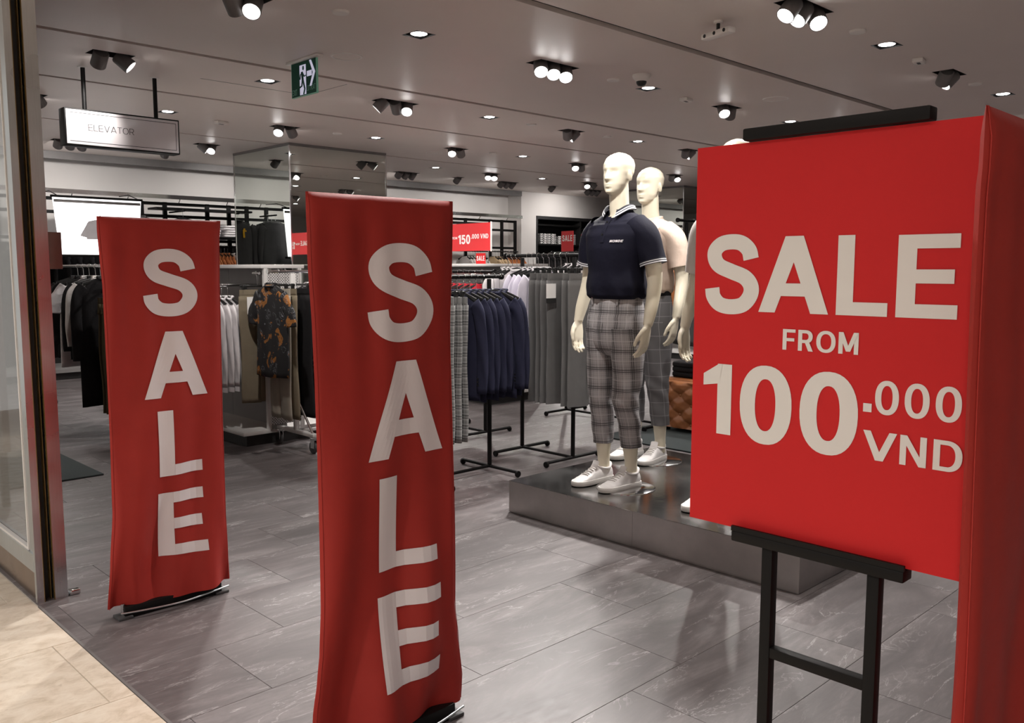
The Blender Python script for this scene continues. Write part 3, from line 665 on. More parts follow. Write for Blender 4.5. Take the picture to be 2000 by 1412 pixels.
gate(2.08, [(.05, 1.228), (.172, 1.236), (.276, 1.252), (.364, 1.261), (.497, 1.267), (.921, 1.270), (1.136, 1.267), (1.276, 1.263), (1.483, 1.252), (1.655, 1.252)],
     [(.05, 1.786), (.122, 1.795), (.267, 1.778), (.375, 1.762), (.579, 1.759), (1.009, 1.759), (1.251, 1.755), (1.519, 1.765), (1.655, 1.768)],
     [('S', 1.441, 1.668, 1.235, 1.522, 0), ('A', 1.424, 1.708, .892, 1.178, 0), ('L', 1.461, 1.667, .552, .836, 0), ('E', 1.453, 1.676, .190, .476, 0)], 2.1,
     'red cloth SALE cover over the middle security gate, apart from jamb and easel', .05)
gate(.385, [(.05, 1.190), (.5, 1.197), (1.0, 1.198), (1.655, 1.196)], [(.05, 1.73), (.8, 1.715), (1.655, 1.73)],
     [('S', 1.465, 1.675, 1.235, 1.522, 0), ('A', 1.475, 1.715, .892, 1.178, 0), ('L', 1.50, 1.68, .552, .836, 0), ('E', 1.49, 1.68, .190, .476, 0)], 4.0,
     'red cloth SALE cover over a security gate beside the red easel sign', .05, 1.652)
# ------------------------------------------------------------------ easel sign
UB = 1.4
t = thing('easel_stand', 'black metal easel stand holding a red price board', 'stand', (UB, .68, 0)); yv = lambda v: v - .68
MB().rbox(-.018, .012, yv(.522), yv(.84), 1.6725, 1.694, .003).build('top_clamp', 'black_metal', t, 40)
MB().rbox(-.020, .016, yv(.527), yv(.84), .950, .9695, .003).build('bottom_ledge', 'black_metal', t, 40); MB().box(-.020, -.014, yv(.527), yv(.84), .9695, .979).build('ledge_lip', 'black_metal', t)
for v in (.771, .579):
    MB().rbox(-.011, .011, yv(v) - .0105, yv(v) + .0105, .012, .952, .002).build('leg', 'black_metal', t, 40)
    MB().rbox(-.011, .011, yv(v) - .0105, yv(v) + .0105, .97, 1.668, .002, M=Matrix.Translation((.02, 0, 0))).build('upright', 'black_metal', t, 40)
    MB().rbox(-.22, .22, yv(v) - .012, yv(v) + .012, 0, .014, .003).build('foot', 'black_metal', t, 40)
MB().rbox(-.010, .010, yv(.579) + .01, yv(.771) - .01, .746, .766, .002).build('crossbar', 'black_metal', t, 40)
bd = thing('price_board', 'red board reading SALE FROM 100.000 VND on the black easel', 'sign', (UB, .69, .971)); yb = lambda v: v - .69
MB().box(-.004, .004, yb(.435), yb(.941), 0, .70).build('panel', 'board_red', bd)
fb = lambda v, z: Vector((-.0050, yb(v), z - .971))
for ch, a, c, z0, z1 in [('S', .916, .808, 1.367, 1.511), ('A', .806, .676, 1.373, 1.505), ('L', .663, .578, 1.373, 1.504), ('E', .565, .473, 1.373, 1.502),
                         ('1', .916, .856, 1.143, 1.274), ('0', .838, .736, 1.138, 1.276), ('0', .721, .618, 1.137, 1.275), ('0', .591, .553, 1.216, 1.270), ('0', .544, .506, 1.216, 1.270), ('0', .497, .459, 1.216, 1.270),
                         ('V', .608, .553, 1.139, 1.187), ('N', .548, .507, 1.139, 1.187), ('D', .497, .454, 1.139, 1.187)]:
    put_letter(ch, .19 if z1 - z0 > .1 else .165, a, c, z0, z1, fb, 'letter_board_white', bd)
put_letter('.', .2, .610, .596, 1.217, 1.281, fb, 'letter_board_white', bd)
put_text('FROM', .175, .757, .622, 1.309, 1.345, fb, 'letter_board_white', bd, gap=.12)
# ------------------------------------------------------------------ platform
PX0, PX1, PY0, PY1, PZ = 3.535, 4.92, 1.80, 3.66, .193
t = thing('display_platform', 'low brushed steel platform carrying the mannequins', 'platform', ((PX0 + PX1) / 2, (PY0 + PY1) / 2, 0)); ox, oy = (PX0 + PX1) / 2, (PY0 + PY1) / 2
ys = onu(1235, 1030, PX0).y
MB().box(PX0 - ox + .006, PX1 - ox - .006, PY0 - oy + .006, PY1 - oy - .006, 0, PZ - .003).build('core', 'platform_steel_side', t)
for a, c in ((PY0, ys - .0006), (ys + .0006, PY1)): MB().box(PX0 - ox, PX0 - ox + .005, a - oy, c - oy, .004, PZ - .002).build('side_panel', 'platform_steel_side', t)
for y in (PY0, PY1 - .005): MB().box(PX0 - ox + .0055, PX1 - ox - .0055, y - oy, y - oy + .005, .004, PZ - .002).build('side_panel', 'platform_steel_side', t)
MB().rbox(PX0 - ox, PX1 - ox, PY0 - oy, PY1 - oy, PZ - .002, PZ, .0009, 1).build('top_sheet', 'platform_steel_top', t)
# ------------------------------------------------------------------ mannequins (local frame: facing +x, left is +y)
def gs(x, m, s): return math.exp(-((x - m) / s) ** 2)
def limb(b, pts, rad, n=20, flat=None):
    P = crom(pts, 6); k = len(pts); R = [interp([(i, r) for i, r in enumerate(rad)], j / 6)[0] for j in range(len(P))]
    rings = []
    for i, p in enumerate(P):
        t_ = (P[min(i + 1, len(P) - 1)] - P[max(i - 1, 0)]).normalized(); a = Vector((1, 0, 0)); a = (a - t_ * a.dot(t_)).normalized(); c = t_.cross(a)
        rings.append([p + (a * math.cos(2 * PI * q / n) + c * math.sin(2 * PI * q / n)) * R[i] for q in range(n)])
    b.loft(rings); return b
def hand(b, wrist, d, width, curl):       # d: along the hand, width: towards the index finger, curl: towards the palm
    d = d.normalized(); w = (width - d * width.dot(d)).normalized(); c = (curl - d * curl.dot(d) - w * curl.dot(w)).normalized()
    rings = []
    K = 1.17
    for s, hw, th in [(-.02, .024, .021), (0, .025, .019), (.02, .032, .017), (.05, .040, .016), (.085, .041, .014), (.10, .037, .011)]:
        s *= K; hw *= 1.08
        rings.append([wrist + d * s + w * hw * math.cos(a) + c * th * math.sin(a) for a in [2 * PI * k / 16 for k in range(16)]])
    b.loft(rings)
    for i, (o, ln) in enumerate([(.031, .074), (.0105, .084), (-.0105, .078), (-.030, .060)]):
        ln *= K; base = wrist + d * .088 * K + w * o * 1.1; fan = w * (o * .25)
        p = [base]; dr = (d + fan * 2).normalized()
        for q, seg in enumerate((.42, .32, .28)): dr = (dr + c * (.20 + .14 * q)).normalized(); p.append(p[-1] + dr * ln * seg)
        b.tube(crom(p, 4), [.0092] * 5 + [.0086] * 4 + [.0078] * 3 + [.005], 10)
    p0 = wrist + d * .022 + w * .022; p1 = p0 + d * .042 + w * .028 + c * .012; p2 = p1 + d * .040 + w * .006 + c * .012; p3 = p2 + d * .024 - w * .002 + c * .006
    b.tube(crom([p0, p1, p2, p3], 4), [.015] * 3 + [.0125] * 4 + [.0105] * 4 + [.009, .006], 10)
HC, HH = 1.668, .237
def body_mesh():
    b = MB()
    tab = [(0, .070, .000, .020), (.04, .086, -.008, .036), (.12, .091, -.022, .050), (.25, .092, -.042, .0605), (.40, .094, -.080, .067), (.55, .092, -.101, .0735), (.70, .091, -.106, .0765), (.82, .077, -.098, .070), (.91, .054, -.078, .055), (.97, .028, -.050, .034), (1.0, .004, -.022, .009)]
    rings = []
    for j in range(73):
        q = j / 72; xf, xb, hw = interp(tab, q); cx, rx = (xf + xb) / 2, (xf - xb) / 2; ring = []
        for p in ell(cx, 0, HC + q * HH, rx, hw, 72, 2.25):
            if p.x > cx:
                na = max(0, 1 - (q - .345) / .22) if q > .345 else max(0, 1 - (.345 - q) / .035)
                dx = .027 * na * gs(p.y, 0, .010 + .006 * na) + .008 * gs(p.y, 0, .009) * gs(q, .50, .09)
                dx -= .010 * (gs(p.y, .031, .019) + gs(p.y, -.031, .019)) * gs(q, .525, .060)
                dx += .004 * gs(q, .62, .04) * gs(p.y, 0, .05)
                dx += .0095 * gs(p.y, 0, .021) * gs(q, .234, .017) + .0095 * gs(p.y, 0, .018) * gs(q, .180, .018) - .006 * gs(p.y, 0, .022) * gs(q, .125, .022)
                dx += .007 * gs(p.y, 0, .024) * gs(q, .06, .035)
                p = p + Vector((dx, 0, 0))
            ring.append(p)
        rings.append(ring)
    b.loft(rings)
    for s in (-1, 1):
        b.lathe([(.002, .030), (.010, .025), (.0150, .011), (.0135, -.009), (.0085, -.023), (.002, -.030)], 14, Matrix.Translation((-.012, s * .0745, HC + .43 * HH)) @ Matrix.Rotation(.25, 4, 'Y') @ Matrix.Rotation(s * -.35, 4, 'Z') @ Matrix.Diagonal((1, .45, 1, 1)))
    b.loft([ell(x, 0, z, rx, ry, 28) for z, x, rx, ry in [(1.46, -.02, .085, .10), (1.52, -.022, .072, .078), (1.56, -.02, .060, .060), (1.62, -.012, .056, .055), (1.70, -.006, .058, .054), (1.74, -.01, .05, .05)]])
    b.loft([ell(x, 0, z, rx, ry, 36, 2.3) for z, x, rx, ry in [(.78, 0, .085, .12), (.86, 0, .115, .168), (.95, -.005, .12, .170), (1.06, .0, .102, .140), (1.18, .005, .105, .145), (1.32, .008, .122, .168), (1.42, .0, .120, .178), (1.49, -.012, .096, .155), (1.53, -.018, .072, .10), (1.56, -.02, .055, .06)]])
    for s, arm in ((1, [(-.012, .152, 1.465), (-.020, .202, 1.395), (-.035, .230, 1.26), (-.030, .242, 1.16), (.010, .252, 1.04), (.040, .252, .945)]), (-1, [(-.012, -.152, 1.465), (-.020, -.202, 1.395), (-.035, -.230, 1.26), (-.030, -.244, 1.16), (.005, -.258, 1.04), (.030, -.266, .945)])):
        limb(b, [(-.012, s * .10, 1.475)] + arm, [.046, .052, .052, .046, .041, .036, .027])
        wr = Vector(arm[-1]); hand(b, wr, Vector((.16, -.08 * s, -1)), Vector((1, .15 * s, .3)), Vector((.1, -s, 0)))
        limb(b, [(0, s * .085, .92), (.005, s * .092, .78), (.012, s * .095, .52), (-.008, s * .098, .36), (-.022, s * .102, .14), (-.022, s * .102, .05)], [.085, .086, .060, .056, .036, .036])
    o = b.build('body', 'mannequin_skin'); m = o.modifiers.new('r', 'REMESH'); m.mode = 'VOXEL'; m.voxel_size = .0046
    s_ = o.modifiers.new('s', 'SMOOTH'); s_.iterations = 3; s_.factor = .5
    dg = bpy.context.evaluated_depsgraph_get(); me = bpy.data.meshes.new_from_object(o.evaluated_get(dg)); bpy.data.objects.remove(o)
    me.polygons.foreach_set('use_smooth', [True] * len(me.polygons)); me.name = 'body'; return me
BODY = body_mesh()
def ring_uv(rings):
    U = []
    for r in rings:
        acc = [0.0]
        for i in range(len(r)): acc.append(acc[-1] + (Vector(r[(i + 1) % len(r)]) - Vector(r[i])).length)
        U.append(acc)
    V = [0.0]
    for j in range(1, len(rings)): V.append(V[-1] + sum((Vector(rings[j][i]) - Vector(rings[j - 1][i])).length for i in range(0, len(rings[j]), 4)) / (len(rings[j]) // 4))
    # centre U on a fixed arc so that checks stay square while the girth changes
    return [[x - a[-1] / 2 for x in a] for a in U], V
def shirt_on(par, mat, hem=1.085, collar='polo', sleeve=.235):
    rnd = random.Random(3)
    tab = [(hem, .122, .158, .003), (hem + .02, .136, .176, .006), (hem + .07, .138, .180, .008), (1.24, .126, .170, .008), (1.36, .136, .186, .006), (1.44, .134, .198, -.002), (1.49, .118, .194, -.010), (1.525, .100, .170, -.016), (1.553, .086, .122, -.02), (1.572, .074, .082, -.02), (1.585, .070, .072, -.018)]
    rings = []
    for j in range(60):
        z = lerp(hem, 1.585, j / 59); rx, ry, cx = interp(tab, z); r = []
        for k, p in enumerate(ell(cx, 0, z, rx, ry, 64, 2.35)):
            a = 2 * PI * k / 64; f = .006 * max(0, 1 - (z - hem) / .2) * math.sin(9 * a + 20 * z) + .0045 * max(0, 1 - (z - hem) / .35) * math.sin(5 * a - 14 * z) + .003 * math.sin(3 * a + 11 * z)
            dirv = Vector((p.x - cx, p.y, 0)).normalized(); r.append(p + dirv * f * (1 if z < 1.5 else 0.3) - Vector((0, 0, (.045 if collar == 'polo' else .012) * max(0, math.cos(a)) ** 3 * max(0, (z - 1.50) / .085))))
        rings.append(r)
    MB().loft(rings, True, False).build('shirt_body', mat, par, 180)
    for s in (1, -1):
        A = Vector((-.010, s * .114, 1.500)); B = Vector((-.018, s * .190, 1.432)); C = Vector((-.028, s * .226, 1.535 - sleeve)); P = crom([A, B, C], 8); rr = []
        for i, p in enumerate(P):
            t_ = (P[min(i + 1, len(P) - 1)] - P[max(i - 1, 0)]).normalized(); a = Vector((1, 0, 0)); a = (a - t_ * a.dot(t_)).normalized(); c = t_.cross(a); q = i / (len(P) - 1)
            rx, ry = lerp(.090, .080, q), lerp(.070, .070, q)
            rr.append([p + a * math.cos(w) * (rx + .004 * math.sin(3 * w + 9 * q) * q) + c * math.sin(w) * (ry + .003 * math.sin(4 * w - 7 * q) * q) for w in [2 * PI * k / 40 for k in range(40)]])
        sl = MB().loft(rr, False, False).build('sleeve', mat, par, 180)
        if collar == 'polo':
            e = rr[-1]; n_ = (P[-1] - P[-2]).normalized(); cen = P[-1]
            cuff = [[cen + (v_ - cen) * 1.012 + n_ * (.028 * q - .004) for v_ in e] for q in (0, .34, .67, 1)]
            MB().loft(cuff, False, False, uvs=([[k / 40 for k in range(41)]] * 4, [0, .34, .67, 1])).build('rib_cuff', 'navy_rib', sl, 180)
    if collar == 'polo':
        inner, mid, outer = [], [], []
        N = 48; st = MB(); rows = []
        for q in range(6):
            row = []
            for k in range(N + 1):
                a = lerp(.46, 2 * PI - .46, k / N); fr = max(0, math.cos(a)); x, y = math.cos(a), math.sin(a)
                tt = q / 5
                rad_x = lerp(.066, .092 + .016 * fr, tt); rad_y = lerp(.066, .098, tt)
                z = lerp(1.614 - .040 * fr ** 2, 1.588 - .060 * fr ** 2, tt) + .012 * math.sin(PI * tt)
                row.append(Vector((-.016 + rad_x * x, rad_y * y, z)))
            rows.append(row)
        st.loft(rows, closed=False, uvs=([[k / N for k in range(N + 2)]] * 6, [0, .2, .4, .6, .8, 1.0])).build('collar', 'navy_rib_collar', par, 180)
        rows2 = [[Vector((-.016 + .0655 * math.cos(a), .0655 * math.sin(a), z)) for a in [lerp(.40, 2 * PI - .40, k / 40) for k in range(41)]] for z in (1.555, 1.57, 1.585)]
        MB().loft(rows2, closed=False).build('collar_stand', mat, par, 180)
        fx_ = lambda y, z: Vector((interp([(1.36, .147), (1.44, .133), (1.49, .109), (1.525, .083), (1.56, .063)], z)[0] - .35 * abs(y) ** 1.3, y, z))
        pk = [[fx_(y, z) + Vector((.002, 0, 0)) for y in (-.014, -.007, 0, .007, .014)] for z in [1.40, 1.43, 1.46, 1.49, 1.52, 1.545]]
        pkt = MB().loft(pk, closed=False).build('placket', mat, par, 180)
        for z in (1.445, 1.515): MB().lathe([(.006, 0), (.006, .002), (.001, .003)], 12, Matrix.Translation(fx_(0, z) + Vector((.004, 0, 0))) @ Matrix.Rotation(PI / 2, 4, 'Y')).build('button', 'black_plastic', pkt)
        def lf(y, z):
            rx, ry, cx = interp(tab, z); c_ = min(.98, abs(y) / ry); return Vector((cx + rx * (1 - c_ ** 2.35) ** (1 / 2.35) + .007, y, z))
        put_text('MONDE', .22, .055, .130, 1.400, 1.413, lf, 'letter_cloth_white', par, 'lettering', joined=True, slant=.25)
    else:
        rows = [[Vector((-.018 + r_ * math.cos(a), r_ * 1.02 * math.sin(a), z - .018 * max(0, math.cos(a)))) for a in [2 * PI * k / 40 for k in range(40)]] for r_, z in ((.070, 1.585), (.076, 1.592), (.079, 1.580), (.080, 1.568))]
        MB().loft(rows, False, False).build('neck_rib', mat, par, 180)
def trousers_on(par, mat, bend=0.0, waist=1.105, hem=.235, belt=None):
    rings = []
    tab = [(.755, .050, .045), (.77, .085, .10), (.80, .115, .150), (.84, .130, .178), (.88, .135, .182), (.96, .132, .180), (1.04, .120, .165), (waist, .112, .150)]
    b = MB()
    for j in range(15):
        z = lerp(.755, waist, (j / 14) ** 1.3); rx, ry = interp(tab, z); rings.append([p + Vector((.004 * math.sin(7 * p.y * 30 + z * 40) * (1 if p.x > 0 else .4), 0, 0)) for p in ell(.0, 0, z, rx, ry, 64, 2.3)][32:] + [p for p in ell(.0, 0, z, rx, ry, 64, 2.3)][:32])
    U, V = ring_uv(rings); b.loft(rings, True, False, uvs=(U, V)); hip = b.build('seat', mat, par, 180)
    for s in (1, -1):
        rings = []
        for j in range(60):
            z = lerp(.92, hem, j / 59)
            rx, ry, cy, cx = interp([(hem, .058, .055, .103, -.018), (.36, .066, .062, .100, -.008), (.50, .074, .070, .097, .012 + bend * .02 * (s > 0)), (.64, .088, .080, .094, .010), (.78, .108, .088, .090, .004), (.92, .128, .088, .088, 0)], z)
            kn = gs(z, .50, .08) * .0035 + gs(z, .28, .07) * .0022 + gs(z, .80, .08) * .0015
            r = []
            for k, p in enumerate(ell(cx, s * cy, z, rx, ry, 48, 2.15)):
                a = 2 * PI * k / 48; dv = Vector((p.x - cx, p.y - s * cy, 0)).normalized()
                r.append(p + dv * (kn * math.sin(52 * z + 3 * a + s) + .0025 * math.sin(4 * a + 18 * z + s)) + Vector((.006 * max(0, math.cos(a)) ** 8, 0, 0)))
            rings.append(r[24:] + r[:24])
        U, V = ring_uv(rings); V = [-x for x in V]
        MB().loft(rings, False, False, uvs=(U, V)).build('trouser_leg', mat, par, 180)
    # waistband loops and front fly line
    for y in (-.09, .0, .09):
        if y: MB().rbox(.102, .112, y - .006, y + .006, waist - .055, waist - .012, .002).build('belt_loop', mat, hip, 40)
    MB().tube([(.128, .004, .97), (.134, .006, .93), (.134, .004, .90), (.130, -.004, .88)], .0016, 6).build('fly_seam', 'cloth_charcoal', hip)
    if belt:
        MB().loft([ell(0, 0, z, .118, .157, 48, 2.3) for z in (waist - .04, waist - .008)], False, False).build('belt', belt, par, 180)
def shoe(par, loc, ang):
    M = Matrix.Translation(loc) @ Matrix.Rotation(ang, 4, 'Z')
    tb = [(-.095, .022, .062), (-.088, .031, .082), (-.06, .036, .088), (-.02, .038, .088), (.03, .040, .094), (.06, .043, .082), (.10, .048, .062), (.14, .047, .047), (.17, .040, .038), (.19, .026, .030), (.198, .010, .024)]
    rings = []
    for j in range(40):
        x = lerp(-.095, .198, j / 39); hw, h = interp(tb, x); ring = []
        for k in range(21):
            a = PI * k / 20; ring.append(M @ Vector((x, hw * math.cos(a), .020 + (h - .020) * math.sin(a) ** .62)))
        rings.append(ring)
    up = MB().loft(rings, closed=True).build('shoe', 'shoe_white', par, 60)
    prof = [(-.102, .022), (-.092, .034), (-.05, .041), (.0, .042), (.06, .047), (.11, .052), (.15, .050), (.18, .041), (.200, .024), (.206, .008)]
    loop = [(x, w) for x, w in prof] + [(x, -w) for x, w in prof[::-1]]
    MB().loft([[M @ Vector((x * s_, y * s_, z)) for x, y in loop] for z, s_ in ((0, .985), (.004, 1), (.024, 1), (.028, .985))]).build('sole', 'shoe_sole', up, 50)
    for i in range(6):
        x = .035 + .016 * i; hw, h = interp(tb, x); pts = []
        for k in range(9): a = lerp(PI * .32, PI * .68, k / 8); pts.append(M @ Vector((x + .004 * math.cos(a) * (-1) ** i, hw * math.cos(a), .021 + (h - .020) * math.sin(a) ** .62 + .0025)))
        MB().tube(pts, .003, 6).build('lace', 'shoe_sole', up, 80)
    MB().loft([[M @ Vector((x, .026 * math.cos(a), z + .006 * math.sin(a))) for a in [2 * PI * k / 14 for k in range(14)]] for x, z in ((.045, .085), (.03, .105), (.022, .122))]).build('tongue', 'shoe_white', up, 60)
    # padded ankle collar
    MB().tube([M @ Vector((-.035 + .052 * math.cos(a), .036 * math.sin(a), .079 + .012 * math.cos(a) ** 2 + (.010 if math.cos(a) < -.7 else 0))) for a in [2 * PI * k / 24 for k in range(25)]], .008, 8, False).build('ankle_collar', 'shoe_white', up, 80)
def mannequin(u, v, label, shirt, trousers, feet, **kw):
    t = thing('mannequin', label, 'mannequin', (u, v, PZ), PI + kw.get('rz', 0))
    o = bpy.data.objects.new('body', BODY); COL.objects.link(o); o.parent = t
    shirt(t); trousers(t)
    for (x, y, a) in feet: shoe(t, (x, y, .004), a)
    MB().lathe([(.17, 0), (.17, .003), (.165, .005), (.001, .005)], 48, Matrix.Translation((.02, .10, 0))).build('base_disc', 'chrome', t, 40)
    MB().tube([(-.055, -.102, .005), (-.055, -.102, .12), (-.050, -.102, .30)], .006, 10).build('support_rod', 'chrome', t, 60)
mannequin(3.915, 3.165, 'mannequin in navy polo shirt with striped collar and checked cropped trousers',
          lambda t: shirt_on(t, 'polo_navy'), lambda t: trousers_on(t, 'plaid_bold', 1.0), [(.02, .102, -.12), (.02, -.102, -.10)])
mannequin(4.62, 3.475, 'mannequin in pale pink tee and grey windowpane trousers with black belt',
          lambda t: shirt_on(t, 'cloth_beige_knit', 1.10, 'crew', .27), lambda t: trousers_on(t, 'plaid_window', 0, 1.12, .235, 'cloth_black'), [(.02, .102, .15), (.02, -.102, -.02)])
mannequin(3.93, 2.42, 'mannequin mostly hidden behind the red price board, in white tee',
          lambda t: shirt_on(t, 'cloth_offwhite', 1.09, 'crew', .30), lambda t: trousers_on(t, 'cloth_grey'), [(.02, .102, .05), (.02, -.102, -.05)])
# ------------------------------------------------------------------ garments (local frame: rail along x, garment hangs in the y-z plane, origin at the rail)
def hook_tube(rr=.019):
    a = [Vector((0, rr * math.cos(q), rr * math.sin(q))) for q in [lerp(PI * 1.02, -PI * .42, k / 10) for k in range(11)]]
    return a + [Vector((0, .002, -.045)), Vector((0, 0, -.098))]
HANG = {}
def add_hanger(t, kind, mat='black_plastic'):
    key = (kind, mat)
    if key not in HANG:
        if kind == 'top':
            b = MB()
            for s in (1, -1):
                rings = []
                for k in range(9):
                    q = k / 8; y = s * lerp(.0, .195, q); z = -.098 - .062 * q ** 1.25; h = lerp(.011, .019, q); rings.append([Vector((.007 * math.cos(a), y, z + h * math.sin(a))) for a in [2 * PI * w / 10 for w in range(10)]])
                b.loft(rings)
            HANG[key] = b
        else:
            b = MB().rbox(-.005, .005, -.16, .16, -.112, -.096, .002)
            for y in (-.125, .125): b.rbox(-.012, .012, y - .013, y + .013, -.165, -.092, .003)
            HANG[key] = b
        HANG[key] = HANG[key].build('hanger', mat, t, 50); h = HANG[key]
        hk = MB().tube(hook_tube(), .0021, 6).build('hook', 'chrome', h, 60)
        HANG[key]['proto'] = 1; del HANG[key]['proto']; return h
    o = HANG[key].copy(); COL.objects.link(o); o.parent = t
    for ch in HANG[key].children:
        c = ch.copy(); COL.objects.link(c); c.parent = o
    return o
def make_top(name, label, cat, mat, group, w=.215, L=.70, sleeve=.20, th=.020, fold=.007, seed=0, collar=None, open_front=False, cuff=None, flare=.02):
    t = thing(name, label, cat, (0, 0, -5), 0, group); rnd = random.Random(seed); p1, p2, p3 = rnd.random() * 6, rnd.random() * 6, rnd.random() * 6
    add_hanger(t, 'top')
    zt = -.098
    tab = [(-L, w + flare, th * 1.25), (-.45, w + flare * .7, th * 1.1), (-.20, w + .004, th), (-.125, w - .006, th * .95), (-.085, w - .03, th * .9), (-.045, .135, th * .85), (-.018, .085, th * .9), (0, .070, th * 1.05)]
    rings = []
    for j in range(27):
        q = j / 26; z = -L * (1 - q) ** 1.5; hw, tk = interp(tab, z); g = min(1, -z / .35); ring = []
        for k in range(44):
            a = 2 * PI * k / 44; c, s_ = math.cos(a), math.sin(a); y = hw * math.copysign(abs(c) ** .8, c); x = tk * s_
            x += fold * g * (.8 * math.sin(26 * y + p1 + 2.5 * z) + .5 * math.sin(45 * y + p2 - 3 * z)) + .006 * g * math.sin(5 * z + p3)
            ring.append(Vector((x, y, zt + z + .008 * math.sin(7 * y + p2) * (1 - q) ** 3 - (.02 * (1 if s_ < 0 else 0) * max(0, 1 - (abs(y) / .07) ** 2) if z > -.002 else 0))))
        rings.append(ring)
    U, V = ring_uv(rings); MB().loft(rings, True, True, uvs=(U, V)).build('garment_body', mat, t, 180)
    for s in (1, -1):
        if sleeve <= 0: break
        A = Vector((0, s * (w - .045), zt - .085)); P = crom([A, Vector((rnd.uniform(-.003, .003), s * (w + .012), zt - .165)), Vector((rnd.uniform(-.004, .004), s * (w + .035 + .03 * (sleeve < .3)), zt - .12 - sleeve * .55)), Vector((rnd.uniform(-.004, .004), s * (w + .03 + .045 * (sleeve < .3)), zt - .10 - sleeve))], 6); rr = []
        for i, p in enumerate(P):
            q = i / (len(P) - 1); ry = lerp(.058, .050 if sleeve > .3 else .070, q); rx = lerp(min(.018, th), min(.022, th * 1.1), q)
            td = (P[min(i + 1, len(P) - 1)] - P[max(i - 1, 0)]).normalized(); yv_ = Vector((1, 0, 0)).cross(td).normalized()
            rr.append([p + yv_ * ry * math.cos(a) * (1 + .05 * math.sin(14 * q + p1)) + Vector((1, 0, 0)) * (rx * math.sin(a) + .004 * math.sin(3 * a + 12 * q + p2)) for a in [2 * PI * k / 18 for k in range(18)]])
        sl = MB().loft(rr, True, True).build('sleeve', mat, t, 100)
        if cuff:
            e = rr[-1]; cen = P[-1]; MB().loft([[cen + (p - cen) * 1.04 + Vector((0, 0, d)) for p in e] for d in (.0, -.02, -.04)], False, False).build('cuff', cuff, sl, 100)
    if collar:
        MB().tube([Vector((.026 * math.sin(a), .072 * math.cos(a), zt + .004 - .022 * (math.sin(a) < -.2))) for a in [2 * PI * k / 24 for k in range(25)]], .009, 8, False).build('collar', collar, t, 80)
    if open_front:
        for s in (1, -1):
            b = MB(); rows = []
            for q in range(8): z = lerp(-.01, -.40, q / 7); wd = .045 * math.sin(PI * min(1, q / 6)) + .012; rows.append([Vector((-th * 1.25 - .004, s * lerp(.075, .008, q / 7), zt + z)), Vector((-th * 1.25 - .011, s * (lerp(.075, .008, q / 7) + wd), zt + z - .01))])
            b.loft(rows, closed=False).build('lapel', mat, t, 100)
    return t
def make_trousers(name, label, mat, group, L=.98, w=.185, seed=0, hemw=.085, kind='clip', cuffs=False):
    t = thing(name, label, 'trousers', (0, 0, -5), 0, group); rnd = random.Random(seed); p1, p2 = rnd.random() * 6, rnd.random() * 6
    add_hanger(t, 'clip'); zt = -.135
    rings = []
    for j in range(9):
        z = lerp(-.14, 0, j / 8); hw = lerp(w * 1.06, w, j / 8); rings.append([Vector((lerp(.008, .017, j / 8) * math.sin(a) + .003 * math.sin(22 * hw * math.cos(a) + p1) * (1 - j / 10), hw * math.copysign(abs(math.cos(a)) ** .75, math.cos(a)), zt + z)) for a in [2 * PI * k / 36 for k in range(36)]])
    U, V = ring_uv(rings); MB().loft(rings, True, True, uvs=(U, V)).build('waist', mat, t, 120)
    MB().loft([[Vector((.019 * math.sin(a), (w + .003) * math.copysign(abs(math.cos(a)) ** .75, math.cos(a)), zt + z)) for a in [2 * PI * k / 32 for k in range(32)]] for z in (-.038, .003)], True, True).build('waistband', mat, t, 60)
    for s in (1, -1):
        rings = []; n = 22
        for j in range(n):
            q = j / (n - 1); z = lerp(-.05, -L, q); hw = lerp(w * .54, hemw, min(1, q * 1.1)); cy = s * lerp(w * .50, w * .49, q); tk = lerp(.017, .022, q); r = []
            for k in range(24):
                a = 2 * PI * k / 24; y = hw * math.copysign(abs(math.cos(a)) ** .8, math.cos(a)); r.append(Vector((tk * math.sin(a) + .008 * s * q + .004 * math.sin(24 * y + p1 + 3 * z) * q + .010 * math.sin(4.5 * z + p2 + s) * q + .006 * max(0, 1 - abs(y) / .02) * math.sin(a), cy + y + .006 * math.sin(9 * z + p1), zt + z + .003 * math.sin(20 * y) * q)))
            rings.append(r)
        U, V = ring_uv(rings); lg = MB().loft(rings, True, True, uvs=(U, V)).build('trouser_leg', mat, t, 120)
        if cuffs:
            e = rings[-1]; cen = sum((Vector(p) for p in e), Vector()) / len(e); MB().loft([[cen + (p - cen) * 1.06 + Vector((0, 0, d)) for p in e] for d in (-.002, .045)], False, False).build('turn_up', mat, lg, 100)
    return t
used = set()
def hang(proto, pos, axis, jitter=0, label=None, group=None, rnd=random.Random(11)):
    rz = (0 if axis == 'u' else PI / 2) + rnd.uniform(-jitter, jitter)
    if proto.name not in used:
        used.add(proto.name); proto.location = pos; proto.rotation_euler = (0, 0, rz)
        if label: proto['label'] = label
        if group: proto['group'] = group
        return proto
    return dup(proto, pos, rz, label, group)
